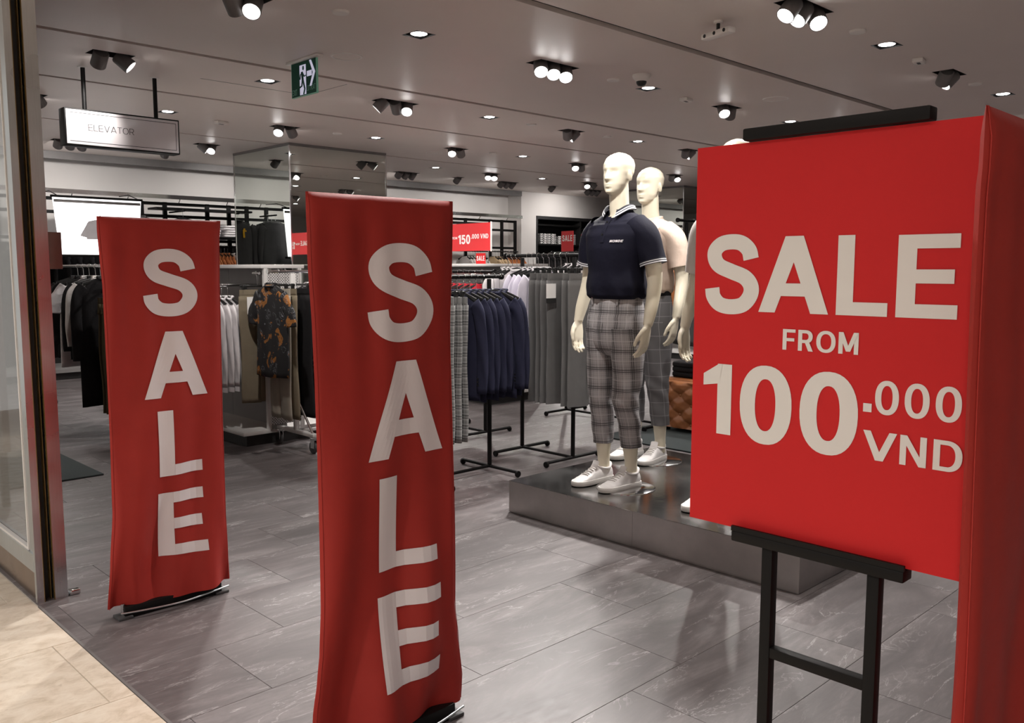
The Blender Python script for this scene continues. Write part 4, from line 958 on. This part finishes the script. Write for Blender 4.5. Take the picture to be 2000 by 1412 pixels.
# ------------------------------------------------------------------ clothes racks
def black_rack(u, v, axis, span, ov, z, label, over2=None):
    t = thing('clothes_rack', label, 'clothes rack', (u, v, 0), 0 if axis == 'u' else PI / 2)
    h = span / 2
    for s in (-1, 1):
        MB().rbox(s * h - .012, s * h + .012, -.012, .012, .04, z - .016, .003).build('upright', 'black_metal', t, 40)
        MB().tube([(s * h, -.29, .035), (s * h, .29, .035)], .012, 10).build('foot_bar', 'black_metal', t, 40)
        for y in (-.29, .29): MB().lathe([(.002, -.008), (.022, -.008), (.024, 0), (.022, .008), (.002, .008)], 16, Matrix.Translation((s * h, y, .024)) @ Matrix.Rotation(PI / 2, 4, 'X')).build('foot_cap', 'black_metal', t, 40)
    MB().tube([(-h, 0, .036), (h, 0, .036)], .011, 10).build('base_beam', 'black_metal', t, 40)
    a, c = -h - ov, h + (ov if over2 is None else over2)
    MB().tube([(a, 0, z), (c, 0, z)], .014, 14).build('hang_rail', 'black_metal', t, 40)
    for x in (a, c): MB().lathe([(.002, -.008), (.022, -.008), (.022, .008), (.002, .008)], 16, Matrix.Translation((x, 0, z)) @ Matrix.Rotation(PI / 2, 4, 'Y')).build('rail_knob', 'black_metal', t, 40)
    return t
def steel_rack(u, v, axis, x0, x1, xa, xb, z, label, half=.28, beam=True):
    t = thing('rolling_rack', label, 'clothes rack', (u, v, 0), 0 if axis == 'u' else PI / 2)
    MB().tube([(x0, 0, z), (x1, 0, z)], .013, 14).build('hang_rail', 'chrome', t, 40)
    for x in (x0, x1): MB().lathe([(.002, -.006), (.02, -.006), (.02, .006), (.002, .006)], 16, Matrix.Translation((x, 0, z)) @ Matrix.Rotation(PI / 2, 4, 'Y')).build('rail_knob', 'chrome', t, 40)
    for x in (xa, xb):
        MB().rbox(x - .022, x + .022, -.012, .012, .155, z - .015, .003).build('upright', 'white_metal', t, 40)
        MB().rbox(x - .022, x + .022, -half, half, .13, .16, .004).build('base_bar', 'white_metal', t, 40)
        MB().tube([(x, -half + .04, .16), (x, -.02, .42)], .010, 8).build('brace', 'chrome', t, 40)
        for y in (-half + .015, half - .015):
            c = MB().rbox(x - .03, x + .03, y - .03, y + .03, .118, .13, .003).build('caster_plate', 'chrome', t, 40)
            MB().box(x - .018, x - .014, y - .018, y + .03, .045, .118).box(x + .014, x + .018, y - .018, y + .03, .045, .118).build('caster_fork', 'chrome', c)
            MB().lathe([(.012, -.011), (.044, -.012), (.049, -.008), (.049, .008), (.044, .012), (.012, .011)], 28, Matrix.Translation((x, y + .018, .049)) @ Matrix.Rotation(PI / 2, 4, 'Y')).build('caster_wheel', 'rubber_grey', c, 40)
    if beam: MB().rbox(min(xa, xb), max(xa, xb), -.015, .015, .132, .156, .003).build('base_beam', 'white_metal', t, 40)
    return t
Z2, Z3 = onv(975, 540, 4.53).z, onu(990, 500, 4.82).z
black_rack(3.88, 4.53, 'u', .60, .12, Z2, 'black tube clothes rack holding navy blazers and checked trousers')
black_rack(4.82, 4.57, 'v', .54, .19, Z3, 'black tube clothes rack holding pale shirts and grey trousers behind the platform', .19)
plaid_p = [make_trousers('checked_trousers', 'dark grey checked trousers on the rack with navy blazers', 'plaid_dark', 'checked trousers beside the navy blazers', .97, .175, s) for s in (1, 2)]
for i, u in enumerate((3.64, 3.70, 3.76, 3.82)): hang(plaid_p[i % 2], (u, 4.53, Z2), 'u', .06)
blaz = [make_top('blazer', 'navy blazer on the black tube rack', 'blazer', 'cloth_navy', 'navy blazers in a row', .215, .74, .58, .017, .003, s, 'cloth_navy', True) for s in (3, 4)]
for b_ in blaz:
    for ch in [c for c in b_.children if c.name.startswith('sleeve')]:
        for k in range(3): MB().lathe([(.007, 0), (.007, .003), (.001, .004)], 10, Matrix.Translation((-.026, math.copysign(.235, ch.data.vertices[0].co.y) , -.72 + .022 * k)) @ Matrix.Rotation(-PI / 2, 4, 'Y')).build('button', 'black_plastic', ch)
for i, u in enumerate((3.885, 3.943, 4.0, 4.058, 4.115, 4.228, 4.284)): hang(blaz[i % 2], (u, 4.53, Z2), 'u', .025)
shirt_w = [make_top('dress_shirt', 'white dress shirt on the black rack beside grey trousers', 'shirt', 'cloth_white', 'white dress shirts', .215, .86, .60, .015, .005, s, 'cloth_white') for s in (5, 6)]
shirt_l = [make_top('dress_shirt', 'lilac dress shirt on the black rack beside grey trousers', 'shirt', 'cloth_lilac', 'lilac dress shirts', .215, .86, .60, .015, .005, s, 'cloth_white') for s in (7, 8)]
for i, v in enumerate((4.61, 4.665, 4.72, 4.775)): hang(shirt_l[i % 2], (4.82, v, Z3), 'v', .03)
for i, v in enumerate((4.90, 4.95, 5.0)): hang(shirt_w[i % 2], (4.82, v, Z3), 'v', .03)
gt = [make_trousers('grey_trousers', 'charcoal grey tailored trousers on the black rack behind the platform', 'cloth_grey', 'grey trousers on the black rack', .96, .20, s, .105, cuffs=True) for s in (9, 10)]
for i, v in enumerate((4.17, 4.23, 4.37, 4.43, 4.49, 4.55)): hang(gt[i % 2], (4.82, v, Z3), 'v', .05)
tg = thing('price_tag', 'small white and black price tag card among the grey trousers', 'price tag', (4.60, 4.325, 1.27), PI / 2); MB().box(-.001, .001, -.05, .05, -.07, .07).build('card', 'paper_white', tg); MB().box(-.0014, .0014, -.05, .05, -.07, -.035).build('tag_footer', 'print_black', tg); MB().tube([(0, 0, .07), (.01, 0, .10)], .001, 5).build('loop', 'black_plastic', tg)
# rolling rack with the floral tee
ZR = 1.425
steel_rack(3.58, 6.17, 'u', -.215, 1.05, 0, .85, ZR, 'silver rolling rack on casters with the floral tee at its end')
fl = make_top('floral_tee', 'black floral tee with orange animals on the rolling rack', 'T-shirt', 'floral_print', 'x', .225, .72, .22, .022, .006, 21, 'cloth_black'); del fl['group']
hang(fl, (3.385, 6.17, ZR), 'u')
for i, (u, m, lb) in enumerate([(3.455, 'cloth_stone', 'stone trousers just behind the floral tee'), (3.515, 'cloth_khaki', 'khaki trousers beside the stone pair on the rolling rack'), (3.64, 'cloth_black', 'black trousers next to the rolling rack upright'), (3.84, 'cloth_black', 'black trousers behind the blue floral shirt')]):
    q = make_trousers('trousers', lb, m, 'x', 1.02, .185, 30 + i); del q['group']; hang(q, (u, 6.17, ZR), 'u', .08)
q = make_top('floral_shirt', 'white and dark blue floral shirt on the rolling rack', 'shirt', 'blue_floral', 'x', .215, .72, .24, .020, .008, 40, 'cloth_white'); del q['group']; hang(q, (3.73, 6.17, ZR), 'u')
bk = make_top('black_shirt', 'plain black shirt at the far half of the rolling rack', 'shirt', 'cloth_black', 'black shirts on the rolling rack', .215, .72, .5, .02, .008, 41)
for u in (3.92, 3.99, 4.06, 4.13): hang(bk, (u, 6.17, ZR), 'u', .05)
# ------------------------------------------------------------------ gondolas
def gondola(u0, u1, v0, v1, c0, c1, zt, label, panels=3):
    t = thing('gondola', label, 'display unit', ((u0 + u1) / 2, v0, 0)); ou, ov = (u0 + u1) / 2, v0; L = v1 - v0
    MB().box(u0 - ou + .05, u1 - ou - .05, .05, L - .05, 0, .095).build('plinth', 'black_board', t)
    MB().rbox(u0 - ou, u1 - ou, 0, L, .095, .125, .003).build('base_shelf', 'white_metal', t, 40)
    cm = (c0 + c1) / 2 - ou
    for k in range(panels): MB().box(cm - .02, cm + .02, .03 + (L - .06) * k / panels + .002, .03 + (L - .06) * (k + 1) / panels - .002, .125, zt - .03).build('back_panel', 'grey_panel', t)
    for y in (0, L - .03):
        for x in (c0 - ou, c1 - ou - .03): MB().box(x, x + .03, y, y + .03, .125, zt - .03).build('upright', 'white_metal', t)
        MB().box(c0 - ou + .03, c1 - ou - .03, y + .008, y + .022, .16, zt - .05).build('end_panel', 'perforated_panel', t)
    MB().rbox(c0 - ou - .03, c1 - ou + .03, -.002, L + .002, zt - .03, zt, .003).build('top_board', 'white_metal', t, 40)
    return t
def rail_on(parent_label, p0, p1, sup, z, mat='chrome'):
    t = thing('wall_rail', parent_label, 'rail', (0, 0, 0)); MB().tube([(*p0, z), (*p1, z)], .012, 12).build('bar', mat, t, 40)
    for (a, c) in sup: MB().tube([(*a, z), (*c, z)], .010, 10).build('bracket', mat, t, 40)
    return t
gondola(3.28, 4.06, 6.48, 9.2, 3.50, 3.84, 1.48, 'white gondola with perforated end panel beside the rolling rack')
rail_on('steel side rail with olive trousers on the white gondola', (3.48, 6.52), (3.48, 6.62), [((3.48, 6.615), (3.655, 6.615))], 1.41)
rail_on('steel face-out arm of white shirts on the gondola', (2.88, 6.86), (3.655, 6.86), [], 1.31)
kh = make_trousers('cargo_trousers', 'dark khaki cargo trousers with a white tag beside the white shirts', 'cloth_khaki', 'x', .92, .160, 50, .085); del kh['group']; hang(kh, (3.48, 6.553, 1.41), 'v')
MB().box(-.026, -.024, .03, .11, -.33, -.19).build('paper_tag', 'paper_white', kh)
for i, (v, lb) in enumerate([(6.59, 'dark olive trousers directly behind the khaki cargo trousers')]):
    q = make_trousers('olive_trousers', lb, 'cloth_dark_olive', 'x', .88, .12, 52 + i); del q['group']; hang(q, (3.52, v + .012, 1.41), 'v')
ws = [make_top('white_shirt', 'white long-sleeved shirt on the face-out arm of the gondola', 'shirt', 'cloth_white', 'white long-sleeved shirts on the gondola arm', .195, .70, .62, .014, .005, s, 'cloth_white', cuff='cloth_white') for s in (60, 61)]
for i in range(9): hang(ws[i % 2], (2.94 + .054 * i, 6.86, 1.31), 'u', .02)
cg = onz(958, 793, 0)
gondola(cg.x, cg.x + 1.05, cg.y, cg.y + 2.4, cg.x + .45, cg.x + .85, 1.50, 'white gondola under the large red 150.000 price sign')
rail_on('steel rail of dark shirts on the gondola under the price sign', (cg.x + .22, cg.y + .1), (cg.x + .22, cg.y + 2.2), [((cg.x + .22, cg.y + .15), (cg.x + .63, cg.y + .15)), ((cg.x + .22, cg.y + 2.1), (cg.x + .63, cg.y + 2.1))], 1.38)
ds = make_top('dark_shirt', 'dark striped shirt on the gondola under the price sign', 'shirt', 'cloth_striped_dark', 'dark shirts on the gondola under the price sign', .205, .70, .2, .018, .007, 62)
for i in range(14): hang(ds, (cg.x + .22, cg.y + .25 + .13 * i, 1.38), 'v', .05)
# large price sign
US = 7.07
t = thing('price_sign', 'large red sign reading SALE FROM 150.000 VND standing on the gondola', 'sign', (US, 8.13, 1.50))
MB().box(-.006, .006, -.5, .5, .16, .49).build('panel', 'sign_red', t); MB().box(-.008, .008, -.512, -.5, .15, .50).build('frame_edge', 'white_metal', t)
for y in (-.46, .46): MB().tube([(.0, y, 0), (0, y, .16)], .007, 8).build('post', 'chrome', t)
MB().box(-.05, .05, -.5, .5, 0, .006).build('foot_plate', 'white_metal', t)
fs = lambda x, z: Vector((-.0072, .5 - x, .16 + z))
put_text('SALE', .20, .05, .26, .135, .205, fs, 'paper_white', t); put_text('FROM', .19, .285, .40, .145, .175, fs, 'paper_white', t)
put_text('150', .21, .42, .64, .085, .195, fs, 'paper_white', t, gap=.10); put_text('.000', .19, .655, .80, .145, .20, fs, 'paper_white', t, gap=.09); put_text('VND', .19, .825, .965, .145, .20, fs, 'paper_white', t)
def card(name, label, loc, rz, w, h, mat, txt, tmat, z0, z1, foot=None, y=0, tw=.42):
    t = thing(name, label, 'sign', loc, rz); MB().box(-.002, .002, -w / 2, w / 2, 0, h).build('panel', mat, t)
    put_text(txt, .2, -tw * w, tw * w, z0, z1, lambda x, z: Vector((-.0028, -x, z)), tmat, t)
    if foot: MB().box(-.006, .006, -w / 2, w / 2, -foot, 0).build('clip', 'black_metal', t)
    return t
card('price_card', 'cream price card with grey figures clipped to the blazer rack rail', (3.72, 4.53, Z2 + .05), .0, .16, .145, 'paper_cream', '.000', 'print_grey', .05, .085, .036)
pc = onu(939, 508, cg.x + .5); card('sale_card', 'small dark red SALE card on the gondola under the price sign', (cg.x + .5, pc.y, 1.501), 0, .16, .12, 'board_red', 'SALE', 'paper_white', .035, .09)
# rack of mixed tops behind the grey trousers, with its own SALE card
Z4 = 1.60
black_rack(6.45, 5.25, 'v', 1.2, .2, Z4, 'black rack of mixed pale and bright tops behind the grey trousers')
cols = ['cloth_orange', 'cloth_tan', 'cloth_white', 'cloth_white', 'cloth_white', 'cloth_red', 'cloth_red', 'cloth_black', 'cloth_offwhite', 'cloth_offwhite', 'cloth_offwhite', 'cloth_white', 'cloth_white', 'cloth_white', 'cloth_white']
nm = dict(cloth_orange='orange', cloth_tan='tan', cloth_white='white', cloth_red='red', cloth_black='black', cloth_offwhite='cream')
pr = {}
for i, c in enumerate(cols):
    if c not in pr: pr[c] = make_top('hanging_tee', '%s top on the mixed rack behind the grey trousers' % nm[c], 'top', c, '%s tops on the mixed rack' % nm[c], .21, .70, .2, .018, .007, 70 + i)
    hang(pr[c], (6.45, 4.72 + .078 * i, Z4), 'v', .05)
pc = onu(1108, 495, 6.45); card('sale_card', 'small bright red SALE card on the mixed rack rail', (6.45, pc.y, Z4 + .016), 0, .16, .20, 'sign_red', 'SALE', 'paper_white', .10, .16)
black_rack(5.05, 5.80, 'v', .55, .12, 1.42, 'black rack of red shirts behind the navy blazers')
rs = make_top('red_shirt', 'red shirt on the rack behind the navy blazers', 'shirt', 'cloth_red', 'red shirts behind the blazers', .21, .70, .2, .018, .007, 90)
for i in range(7): hang(rs, (5.05, 5.56 + .075 * i, 1.42), 'v', .04)
# rack beyond the steel jamb
steel_rack(2.80, 8.45, 'v', -1.0, 1.50, -.90, 1.42, 1.47, 'silver rack of black and white tops beyond the steel jamb', .09, False)
for i, (v, m, sl, L, lb, nm_) in enumerate([(8.00, 'cloth_black', .62, 1.12, 'long black coat at the front of the rack beyond the jamb', 'long_coat'), (8.12, 'cloth_offwhite', .5, .66, 'pale grey sweatshirt beside the long black coat', 'sweatshirt'), (8.24, 'cloth_black', .55, .72, 'black sweatshirt between the pale sweatshirt and white tee', 'black_sweatshirt'), (8.40, 'cloth_white', .22, .80, 'white tee on the rack beyond the steel jamb', 'white_tee'), (8.55, 'cloth_black', .5, .74, 'black jacket behind the white tee', 'black_jacket'), (8.70, 'cloth_charcoal', .5, .74, 'charcoal jacket deepest on the rack beyond the jamb', 'charcoal_jacket')]):
    q = make_top(nm_, lb, 'top', m, 'x', .25 if 'tee' in nm_ else .225, L, sl, .026, .008, 100 + i, m, flare=.03); del q['group']; hang(q, (2.80, v, 1.47), 'v', .05); q.location.z = 1.47
ol = [make_trousers('olive_chinos', 'olive brown chinos in front of the long black coat', 'cloth_olive', 'olive chinos by the long coat', 1.0, .19, 110, .10)]
rail_on('low steel arm carrying olive chinos', (2.86, 7.70), (2.86, 7.95), [((2.86, 7.93), (2.80, 7.93))], 1.33)
for v in (7.76, 7.83): hang(ol[0], (2.86, v, 1.33), 'v', .04)
# ------------------------------------------------------------------ wall shelving along the side wall
t = thing('wall_shelving', 'long black post and rail shelving frame along the white side wall', 'shelving', (0, 12.9, 0))
pu = [3.2, 4.03, 4.72, 5.06, 5.40, 6.05, 6.40, 7.4, 7.75, 8.45, 8.8, 9.5] + [onv(x, 430, 12.9).x for x in (909, 957, 980, 1006)]
for u in pu: MB().box(u - .028, u + .028, -.02, .02, .14, 2.42).build('post', 'black_metal', t)
for i in range(len(pu) - 1):
    for z in (2.395, 2.215, 1.86): MB().box(pu[i] + .028, pu[i + 1] - .028, -.015, .015, z - .022, z + .022).build('crossbar', 'black_metal', t)
MB().box(2.2, pu[-1] + .1, -.12, -.04, 2.46, 2.52).build('light_rail', 'chrome', t)
for i in range(14):
    u = 2.6 + i * .75; MB().tube([(u, -.08, 2.46), (u, -.02, 2.40)], .006, 6).build('rail_bracket', 'chrome', t)
MB().box(1.3, pu[-1] + .1, -.75, .55, .095, .14).build('base_shelf', 'grey_panel', t); MB().box(1.3, pu[-1], -.68, .55, 0, .095).build('plinth', 'black_board', t)
MB().box(1.3, 7.2, .10, .14, .14, 1.80).build('back_panel', 'black_board', t)
for a, c in ((5.14, 6.50), (8.1, 9.3), (9.6, pu[-4] + .15)):
    for z in (2.31, 1.90): MB().box(a, c, -.34, -.02, z - .014, z + .014).build('shelf', 'black_metal', t)
wz = 1.78
MB().tube([(3.0, -.22, wz), (12.5, -.22, wz)], .012, 10).build('hang_rail', 'black_metal', t, 40)
for i in range(9): u = 3.1 + i * 1.15; MB().tube([(u, -.22, wz), (u, -.01, wz)], .008, 8).build('rail_arm', 'black_metal', t, 40)
def folded(name, label, loc, mat, w=.30, d=.26, h=.035, group=None, seed=0, rz=0):
    rnd = random.Random(seed); b = MB(); rings = []
    for q, s in ((0, .97), (.25, 1.0), (.75, 1.0), (1, .96)):
        rings.append([p + Vector((0, 0, .02 * h * math.sin(7 * p.x / w + seed))) * 1 for p in ell(0, 0, q * h, w / 2 * s, d / 2 * s, 32, 6)])
    o = b.loft(rings).build(name, mat, None, 70, loc); o.rotation_euler = (0, 0, rz); return tag(o, label, 'folded clothes', group)
fp = None; k = 0
for u in (5.24, 5.62, 5.98, 6.32):
    for j in range(5):
        folded('folded_tee', 'folded white tee in a stack on the wall shelf', (u + .01 * ((j * 7) % 3 - 1), 12.9 - .19, 1.918 + .036 * j), 'cloth_white', .28, .26, .032, 'folded white tees on the wall shelf', k); k += 1
og = make_top('orange_shirt', 'rust orange shirt on the wall rail below the folded tees', 'shirt', 'cloth_orange', 'rust orange shirts on the wall rail', .20, .62, .2, .016, .006, 120)
wg = make_top('pale_shirt', 'pale shirt on the wall rail of the long shelving', 'shirt', 'cloth_offwhite', 'pale shirts on the wall rail', .20, .62, .2, .016, .006, 121)
tn = make_top('tan_shirt', 'tan shirt on the wall rail of the long shelving', 'shirt', 'cloth_tan', 'tan shirts on the wall rail', .20, .62, .2, .016, .006, 122)
dk = make_top('black_tee', 'black top on the wall rail of the long shelving', 'top', 'cloth_black', 'black tops on the wall rail', .20, .70, .4, .018, .006, 123)
wy = 12.9 - .22
for i in range(6): hang(og, (5.98 + .055 * i, wy, wz), 'u', .05)
for i in range(3): hang(wg, (6.34 + .055 * i, wy, wz), 'u', .05)
for i in range(8): hang(dk, (3.25 + .16 * i, wy, wz), 'u', .05)
u9 = onv(915, 500, wy).x
for i in range(7): hang(wg, (u9 - .1 + .07 * i, wy, wz), 'u', .05)
u9 = onv(962, 500, wy).x
for i in range(4): hang(tn, (u9 + .08 * i, wy, wz), 'u', .05)
for i in range(5): hang(og, (u9 + .36 + .08 * i, wy, wz), 'u', .05)
for i in range(10): hang(dk, (8.2 + .13 * i, wy, wz), 'u', .05)
# face-out long-sleeved tops on the wall
fo = make_top('sweatshirt', 'black sweatshirt with yellow mark facing out on the side wall', 'sweatshirt', 'cloth_charcoal', 'x', .25, .72, .60, .022, .008, 130, 'cloth_black'); del fo['group']; hang(fo, (5.46, 12.42, 2.27), 'v'); 
strip_mesh([stroke([(-.10, .0), (-.095, .08), (-.11, .14)], .03), stroke([(-.14, .10), (-.08, .11)], .02)], lambda x, z: Vector((-.040, -x - .02, -.36 + z))).build('chest_mark', 'cloth_yellow', fo)
for i, u in enumerate((4.84,)):
    for j in range(3):
        q = make_top('grey_jacket', 'charcoal jacket %s on the wall arm above the covered gate' % ('foremost', 'second', 'deepest')[j], 'jacket', 'cloth_charcoal', 'x', .23, .70, .55, .024, .006, 140 + j, 'cloth_grey'); del q['group']; hang(q, (u, 12.40 + .12 * j, 2.27), 'v')
for u in (5.46, 4.84): rail_on('short black face-out arm at u %d' % u if False else ('short black arm holding the sweatshirt with yellow mark' if u > 5 else 'short black arm holding charcoal jackets'), (u, 12.36), (u, 12.88), [], 2.27, 'black_metal')
# backlit posters on the side wall
def lightbox(u0, u1, label, z0=1.60, z1=2.36, vtop=12.22, taper=.06):
    t = thing('lightbox_poster', label, 'poster', ((u0 + u1) / 2, vtop, z0)); w = (u1 - u0) / 2; h = z1 - z0
    b = MB(); b.loft([[(-w + taper, -.0, .03), (w - taper, -.0, .03), (w - taper, .02, .03), (-w + taper, .02, .03)], [(-w, 0, h), (w, 0, h), (w, .02, h), (-w, .02, h)]]); b.build('poster_sheet', 'lightbox_glow', t)
    MB().rbox(-w - .02, w + .02, -.015, .035, h, h + .03, .004).build('top_bar', 'black_metal', t, 40); MB().rbox(-w + taper - .04, w - taper + .04, -.02, .04, 0, .03, .004).build('bottom_bar', 'black_metal', t, 40)
    hb_ = h - .06; MB().box(-w + .01, w - .01, -.002, -.001, hb_, hb_ + .035).build('header_band', 'print_grey', t)
    sil = strip_mesh([quad((-.17, .22), (.17, .22), (-.16, .42), (.16, .42)), quad((-.25, .26), (-.17, .24), (-.14, .44), (-.06, .46)), quad((.17, .24), (.25, .26), (.06, .46), (.14, .44)), quad((-.16, .42), (.16, .42), (-.06, .46), (.06, .46)), stroke([(0, .46), (.0, .50), (.02, .52)], .012)], lambda x, z: Vector((x, -.0022, z * h / .72)))
    plain('poster_shade', (.62, .60, .62), .7) if 'poster_shade' not in MATS else None
    sil.build('shirt_picture', 'poster_shade', t)
    for x in (-w + .05, w - .05): MB().tube([(x, .01, h + .03), (x, .30, h + .10), (x, .64, h + .10)], .006, 6).build('hanger_arm', 'black_metal', t)
a = onv(103, 395, 12.22).x
lightbox(a, a + 1.12, 'bright white backlit poster of a shirt on the side wall')
# ------------------------------------------------------------------ black niche shelving in the pier wall
t = thing('niche_shelving', 'black niche shelving with printed folded tees in the pier wall', 'shelving', (NU0, 13.14, 0)); nw = NU1 - NU0
MB().box(.004, .05, -.01, .47, 0, NZ - .004).box(nw - .05, nw - .004, -.01, .47, 0, NZ - .004).box(.05, nw - .05, -.01, .47, NZ - .07, NZ - .004).build('frame', 'black_board', t)
MB().box(.05, nw - .05, .43, .47, 0, NZ - .07).build('back_panel', 'black_board', t)
n1, n2 = onv(1100, 440, 13.2).z, onv(1100, 478, 13.2).z
mid = onv(1131, 460, 13.2).x - NU0
MB().box(mid - .03, mid, 0, .43, .1, NZ - .07).build('divider', 'black_board', t)
for z in (n1, n2): MB().box(.05, mid - .03, .0, .43, z - .03, z).build('shelf', 'black_metal', t)
MB().tube([(.06, .2, n2 - .2), (mid - .03, .2, n2 - .2)], .012, 8).build('hang_rail', 'chrome', t); MB().tube([(mid, .2, n1 - .05), (nw - .05, .2, n1 - .05)], .012, 8).build('hang_rail', 'chrome', t)
for i, x in enumerate((1058, 1073, 1093, 1112)):
    u = onv(x, 470, 13.3).x
    for j in range((5, 5, 4, 5)[i]): folded('printed_tee', 'folded black and white printed tee in the pier wall niche', (u, 13.33, n2 + .004 + .046 * j), 'mono_print', .26, .26, .042, 'folded printed tees in the niche', 200 + i * 7 + j)
rt = make_trousers('red_trousers', 'bright red trousers hanging in the pier wall niche', 'cloth_red', 'red trousers in the niche', .75, .17, 150)
for i in range(4): hang(rt, (NU0 + mid + .12 + .09 * i, 13.34, n1 - .05), 'u', .04)
nk = make_top('niche_tee', 'dark top on the rail under the printed tees', 'top', 'cloth_charcoal', 'dark tops on the niche rail', .16, .6, 0, .016, .006, 151)
for i in range(8): hang(nk, (NU0 + .25 + .11 * i, 13.34, n2 - .2), 'u', .04)
# ------------------------------------------------------------------ tufted ottoman with folded clothes, mats
OU, OV0, OV1, OZ = 6.33, 3.35, 4.62, .47
t = thing('tufted_ottoman', 'tan leather button-tufted ottoman on the dark mat', 'ottoman', (OU + .32, (OV0 + OV1) / 2, 0)); hw = (OV1 - OV0) / 2
def tuft(a, b_, p=.235):
    ii, jj = a / p, b_ / (p * .72); best = 9
    for q in (0, .5):
        da = (ii - q) - round(ii - q); db = (jj - q) - round(jj - q); best = min(best, math.hypot(da, db))
    s1 = abs(((ii + jj) % 1 + 1) % 1 - .5) * 2; s2 = abs(((ii - jj) % 1 + 1) % 1 - .5) * 2
    cre = max(math.exp(-((1 - s1) / .10) ** 2), math.exp(-((1 - s2) / .10) ** 2))
    return .036 * min(1, best / .42) ** .7 - .010 * cre
b = MB(); rows = []
prof = [(.0, .03)] 
n1_, n2_ = 90, 60
for j in range(n2_ + 1):
    z = lerp(.05, OZ - .02, j / n2_); rows.append([Vector((-.30 - tuft(y + .05, z) * min(1, (OZ - z) / .05 + .2), y, z)) for y in [lerp(-hw, hw, i / n1_) for i in range(n1_ + 1)]])
for j in range(1, 9):
    a_ = j / 8 * PI / 2; rows.append([Vector((-.30 - .02 * math.cos(a_) + .05 * math.sin(a_), y, OZ - .02 + .03 * math.sin(a_))) for y in [lerp(-hw, hw, i / n1_) for i in range(n1_ + 1)]])
b.loft(rows, closed=False); b.build('front_cushion', 'tan_leather', t, 180)
b = MB(); rows = []
for j in range(n2_ + 1):
    z = lerp(.05, OZ - .02, j / n2_); rows.append([Vector((x, -hw - tuft(x, z), z)) for x in [lerp(-.30, .30, i / 46) for i in range(47)]])
b.loft(rows, closed=False).build('side_cushion', 'tan_leather', t, 180)
MB().rbox(-.296, .30, -hw + .004, hw, .05, OZ + .012, .03, 4).build('body', 'tan_leather', t, 60)
for (x, y) in ((-.26, -hw + .05), (-.26, hw - .05), (.26, -hw + .05), (.26, hw - .05)): MB().lathe([(.028, 0), (.034, .05)], 14, Matrix.Translation((x, y, 0))).build('foot', 'black_metal', t)
P_ = .235
for j in range(0, 6):
    for i in range(-7, 8):
        y, z = i * P_ / 2 * 1.0 - .05, j * P_ * .72 / 2
        if (i + j) % 2 or not (-hw + .03 < y < hw - .03) or not (.07 < z < OZ - .06): continue
        MB().lathe([(.013, 0), (.010, .006), (.001, .009)], 12, Matrix.Translation((-.301, y, z)) @ Matrix.Rotation(-PI / 2, 4, 'Y')).build('button', 'tan_leather', t, 60)
for i, (y, n) in enumerate(((4.42, 3), (4.06, 3), (3.70, 2))):
    for j in range(n): folded('folded_jumper', 'folded black jumper on the tufted ottoman', (OU + .30, y, OZ + .018 + .045 * j), 'cloth_black', .40, .33, .042, 'folded black jumpers on the ottoman', 300 + i * 5 + j, PI / 2 * 0)
tag(MB().rbox(5.72, 7.6, 2.2, 4.80, .0, .012, .003).build('floor_mat', 'shop_mat', None, 40), 'dark grey mat under the tan tufted ottoman', 'mat')
mt = onz(203, 928, 0)
tag(MB().rbox(mt.x - 1.0, mt.x, mt.y, mt.y + 1.3, 0, .012, .003).build('floor_mat', 'shop_mat', None, 40), 'dark teal mat on the floor behind the steel jamb', 'mat')
# far gondola with yellow shirts beyond the ottoman
fg = onz(1318, 701, 0)
gondola(fg.x, fg.x + .9, fg.y - 2.6, fg.y + .5, fg.x + .35, fg.x + .70, 1.48, 'white gondola with yellow shirts beyond the tufted ottoman')
rail_on('steel rail of yellow shirts beyond the ottoman', (fg.x + .07, fg.y - 1.6), (fg.x + .07, fg.y + .4), [((fg.x + .07, fg.y + .35), (fg.x + .52, fg.y + .35)), ((fg.x + .07, fg.y - 1.5), (fg.x + .52, fg.y - 1.5))], 1.30)
ye = make_top('yellow_shirt', 'bright yellow shirt on the far gondola beyond the ottoman', 'shirt', 'cloth_yellow', 'yellow shirts beyond the ottoman', .22, .62, .2, .02, .007, 160)
for i in range(4): hang(ye, (fg.x + .07, fg.y - .95 + .09 * i, 1.30), 'v', .05)
dn = make_top('dark_jacket', 'dark jacket beside the yellow shirts on the far gondola', 'jacket', 'cloth_charcoal', 'dark jackets beside the yellow shirts', .22, .70, .5, .024, .007, 161)
for i in range(6): hang(dn, (fg.x + .07, fg.y - .5 + .13 * i, 1.30), 'v', .05)
black_rack(7.6, 5.05, 'u', .55, .15, 1.92, 'tall black rack of dark patterned coats behind the mannequins')
pcs = make_top('patterned_coat', 'long dark patterned coat on the tall black rack', 'coat', 'cloth_striped_dark', 'dark patterned coats on the tall rack', .21, 1.15, .62, .026, .006, 170)
for i in range(4): hang(pcs, (7.45 + .09 * i, 5.05, 1.92), 'u', .04)
# dark display panel behind the shopfront glass
t = thing('window_backdrop', 'dark maroon display backdrop behind the shopfront glass', 'backdrop', (1.42, 6.7, 0)); MB().box(-.02, .02, -.9, 1.2, .35, 1.46).build('panel', 'brown_jamb', t)
for y in (-.8, 1.1): MB().box(-.02, .02, y - .02, y + .02, 0, .35).build('leg', 'black_metal', t)
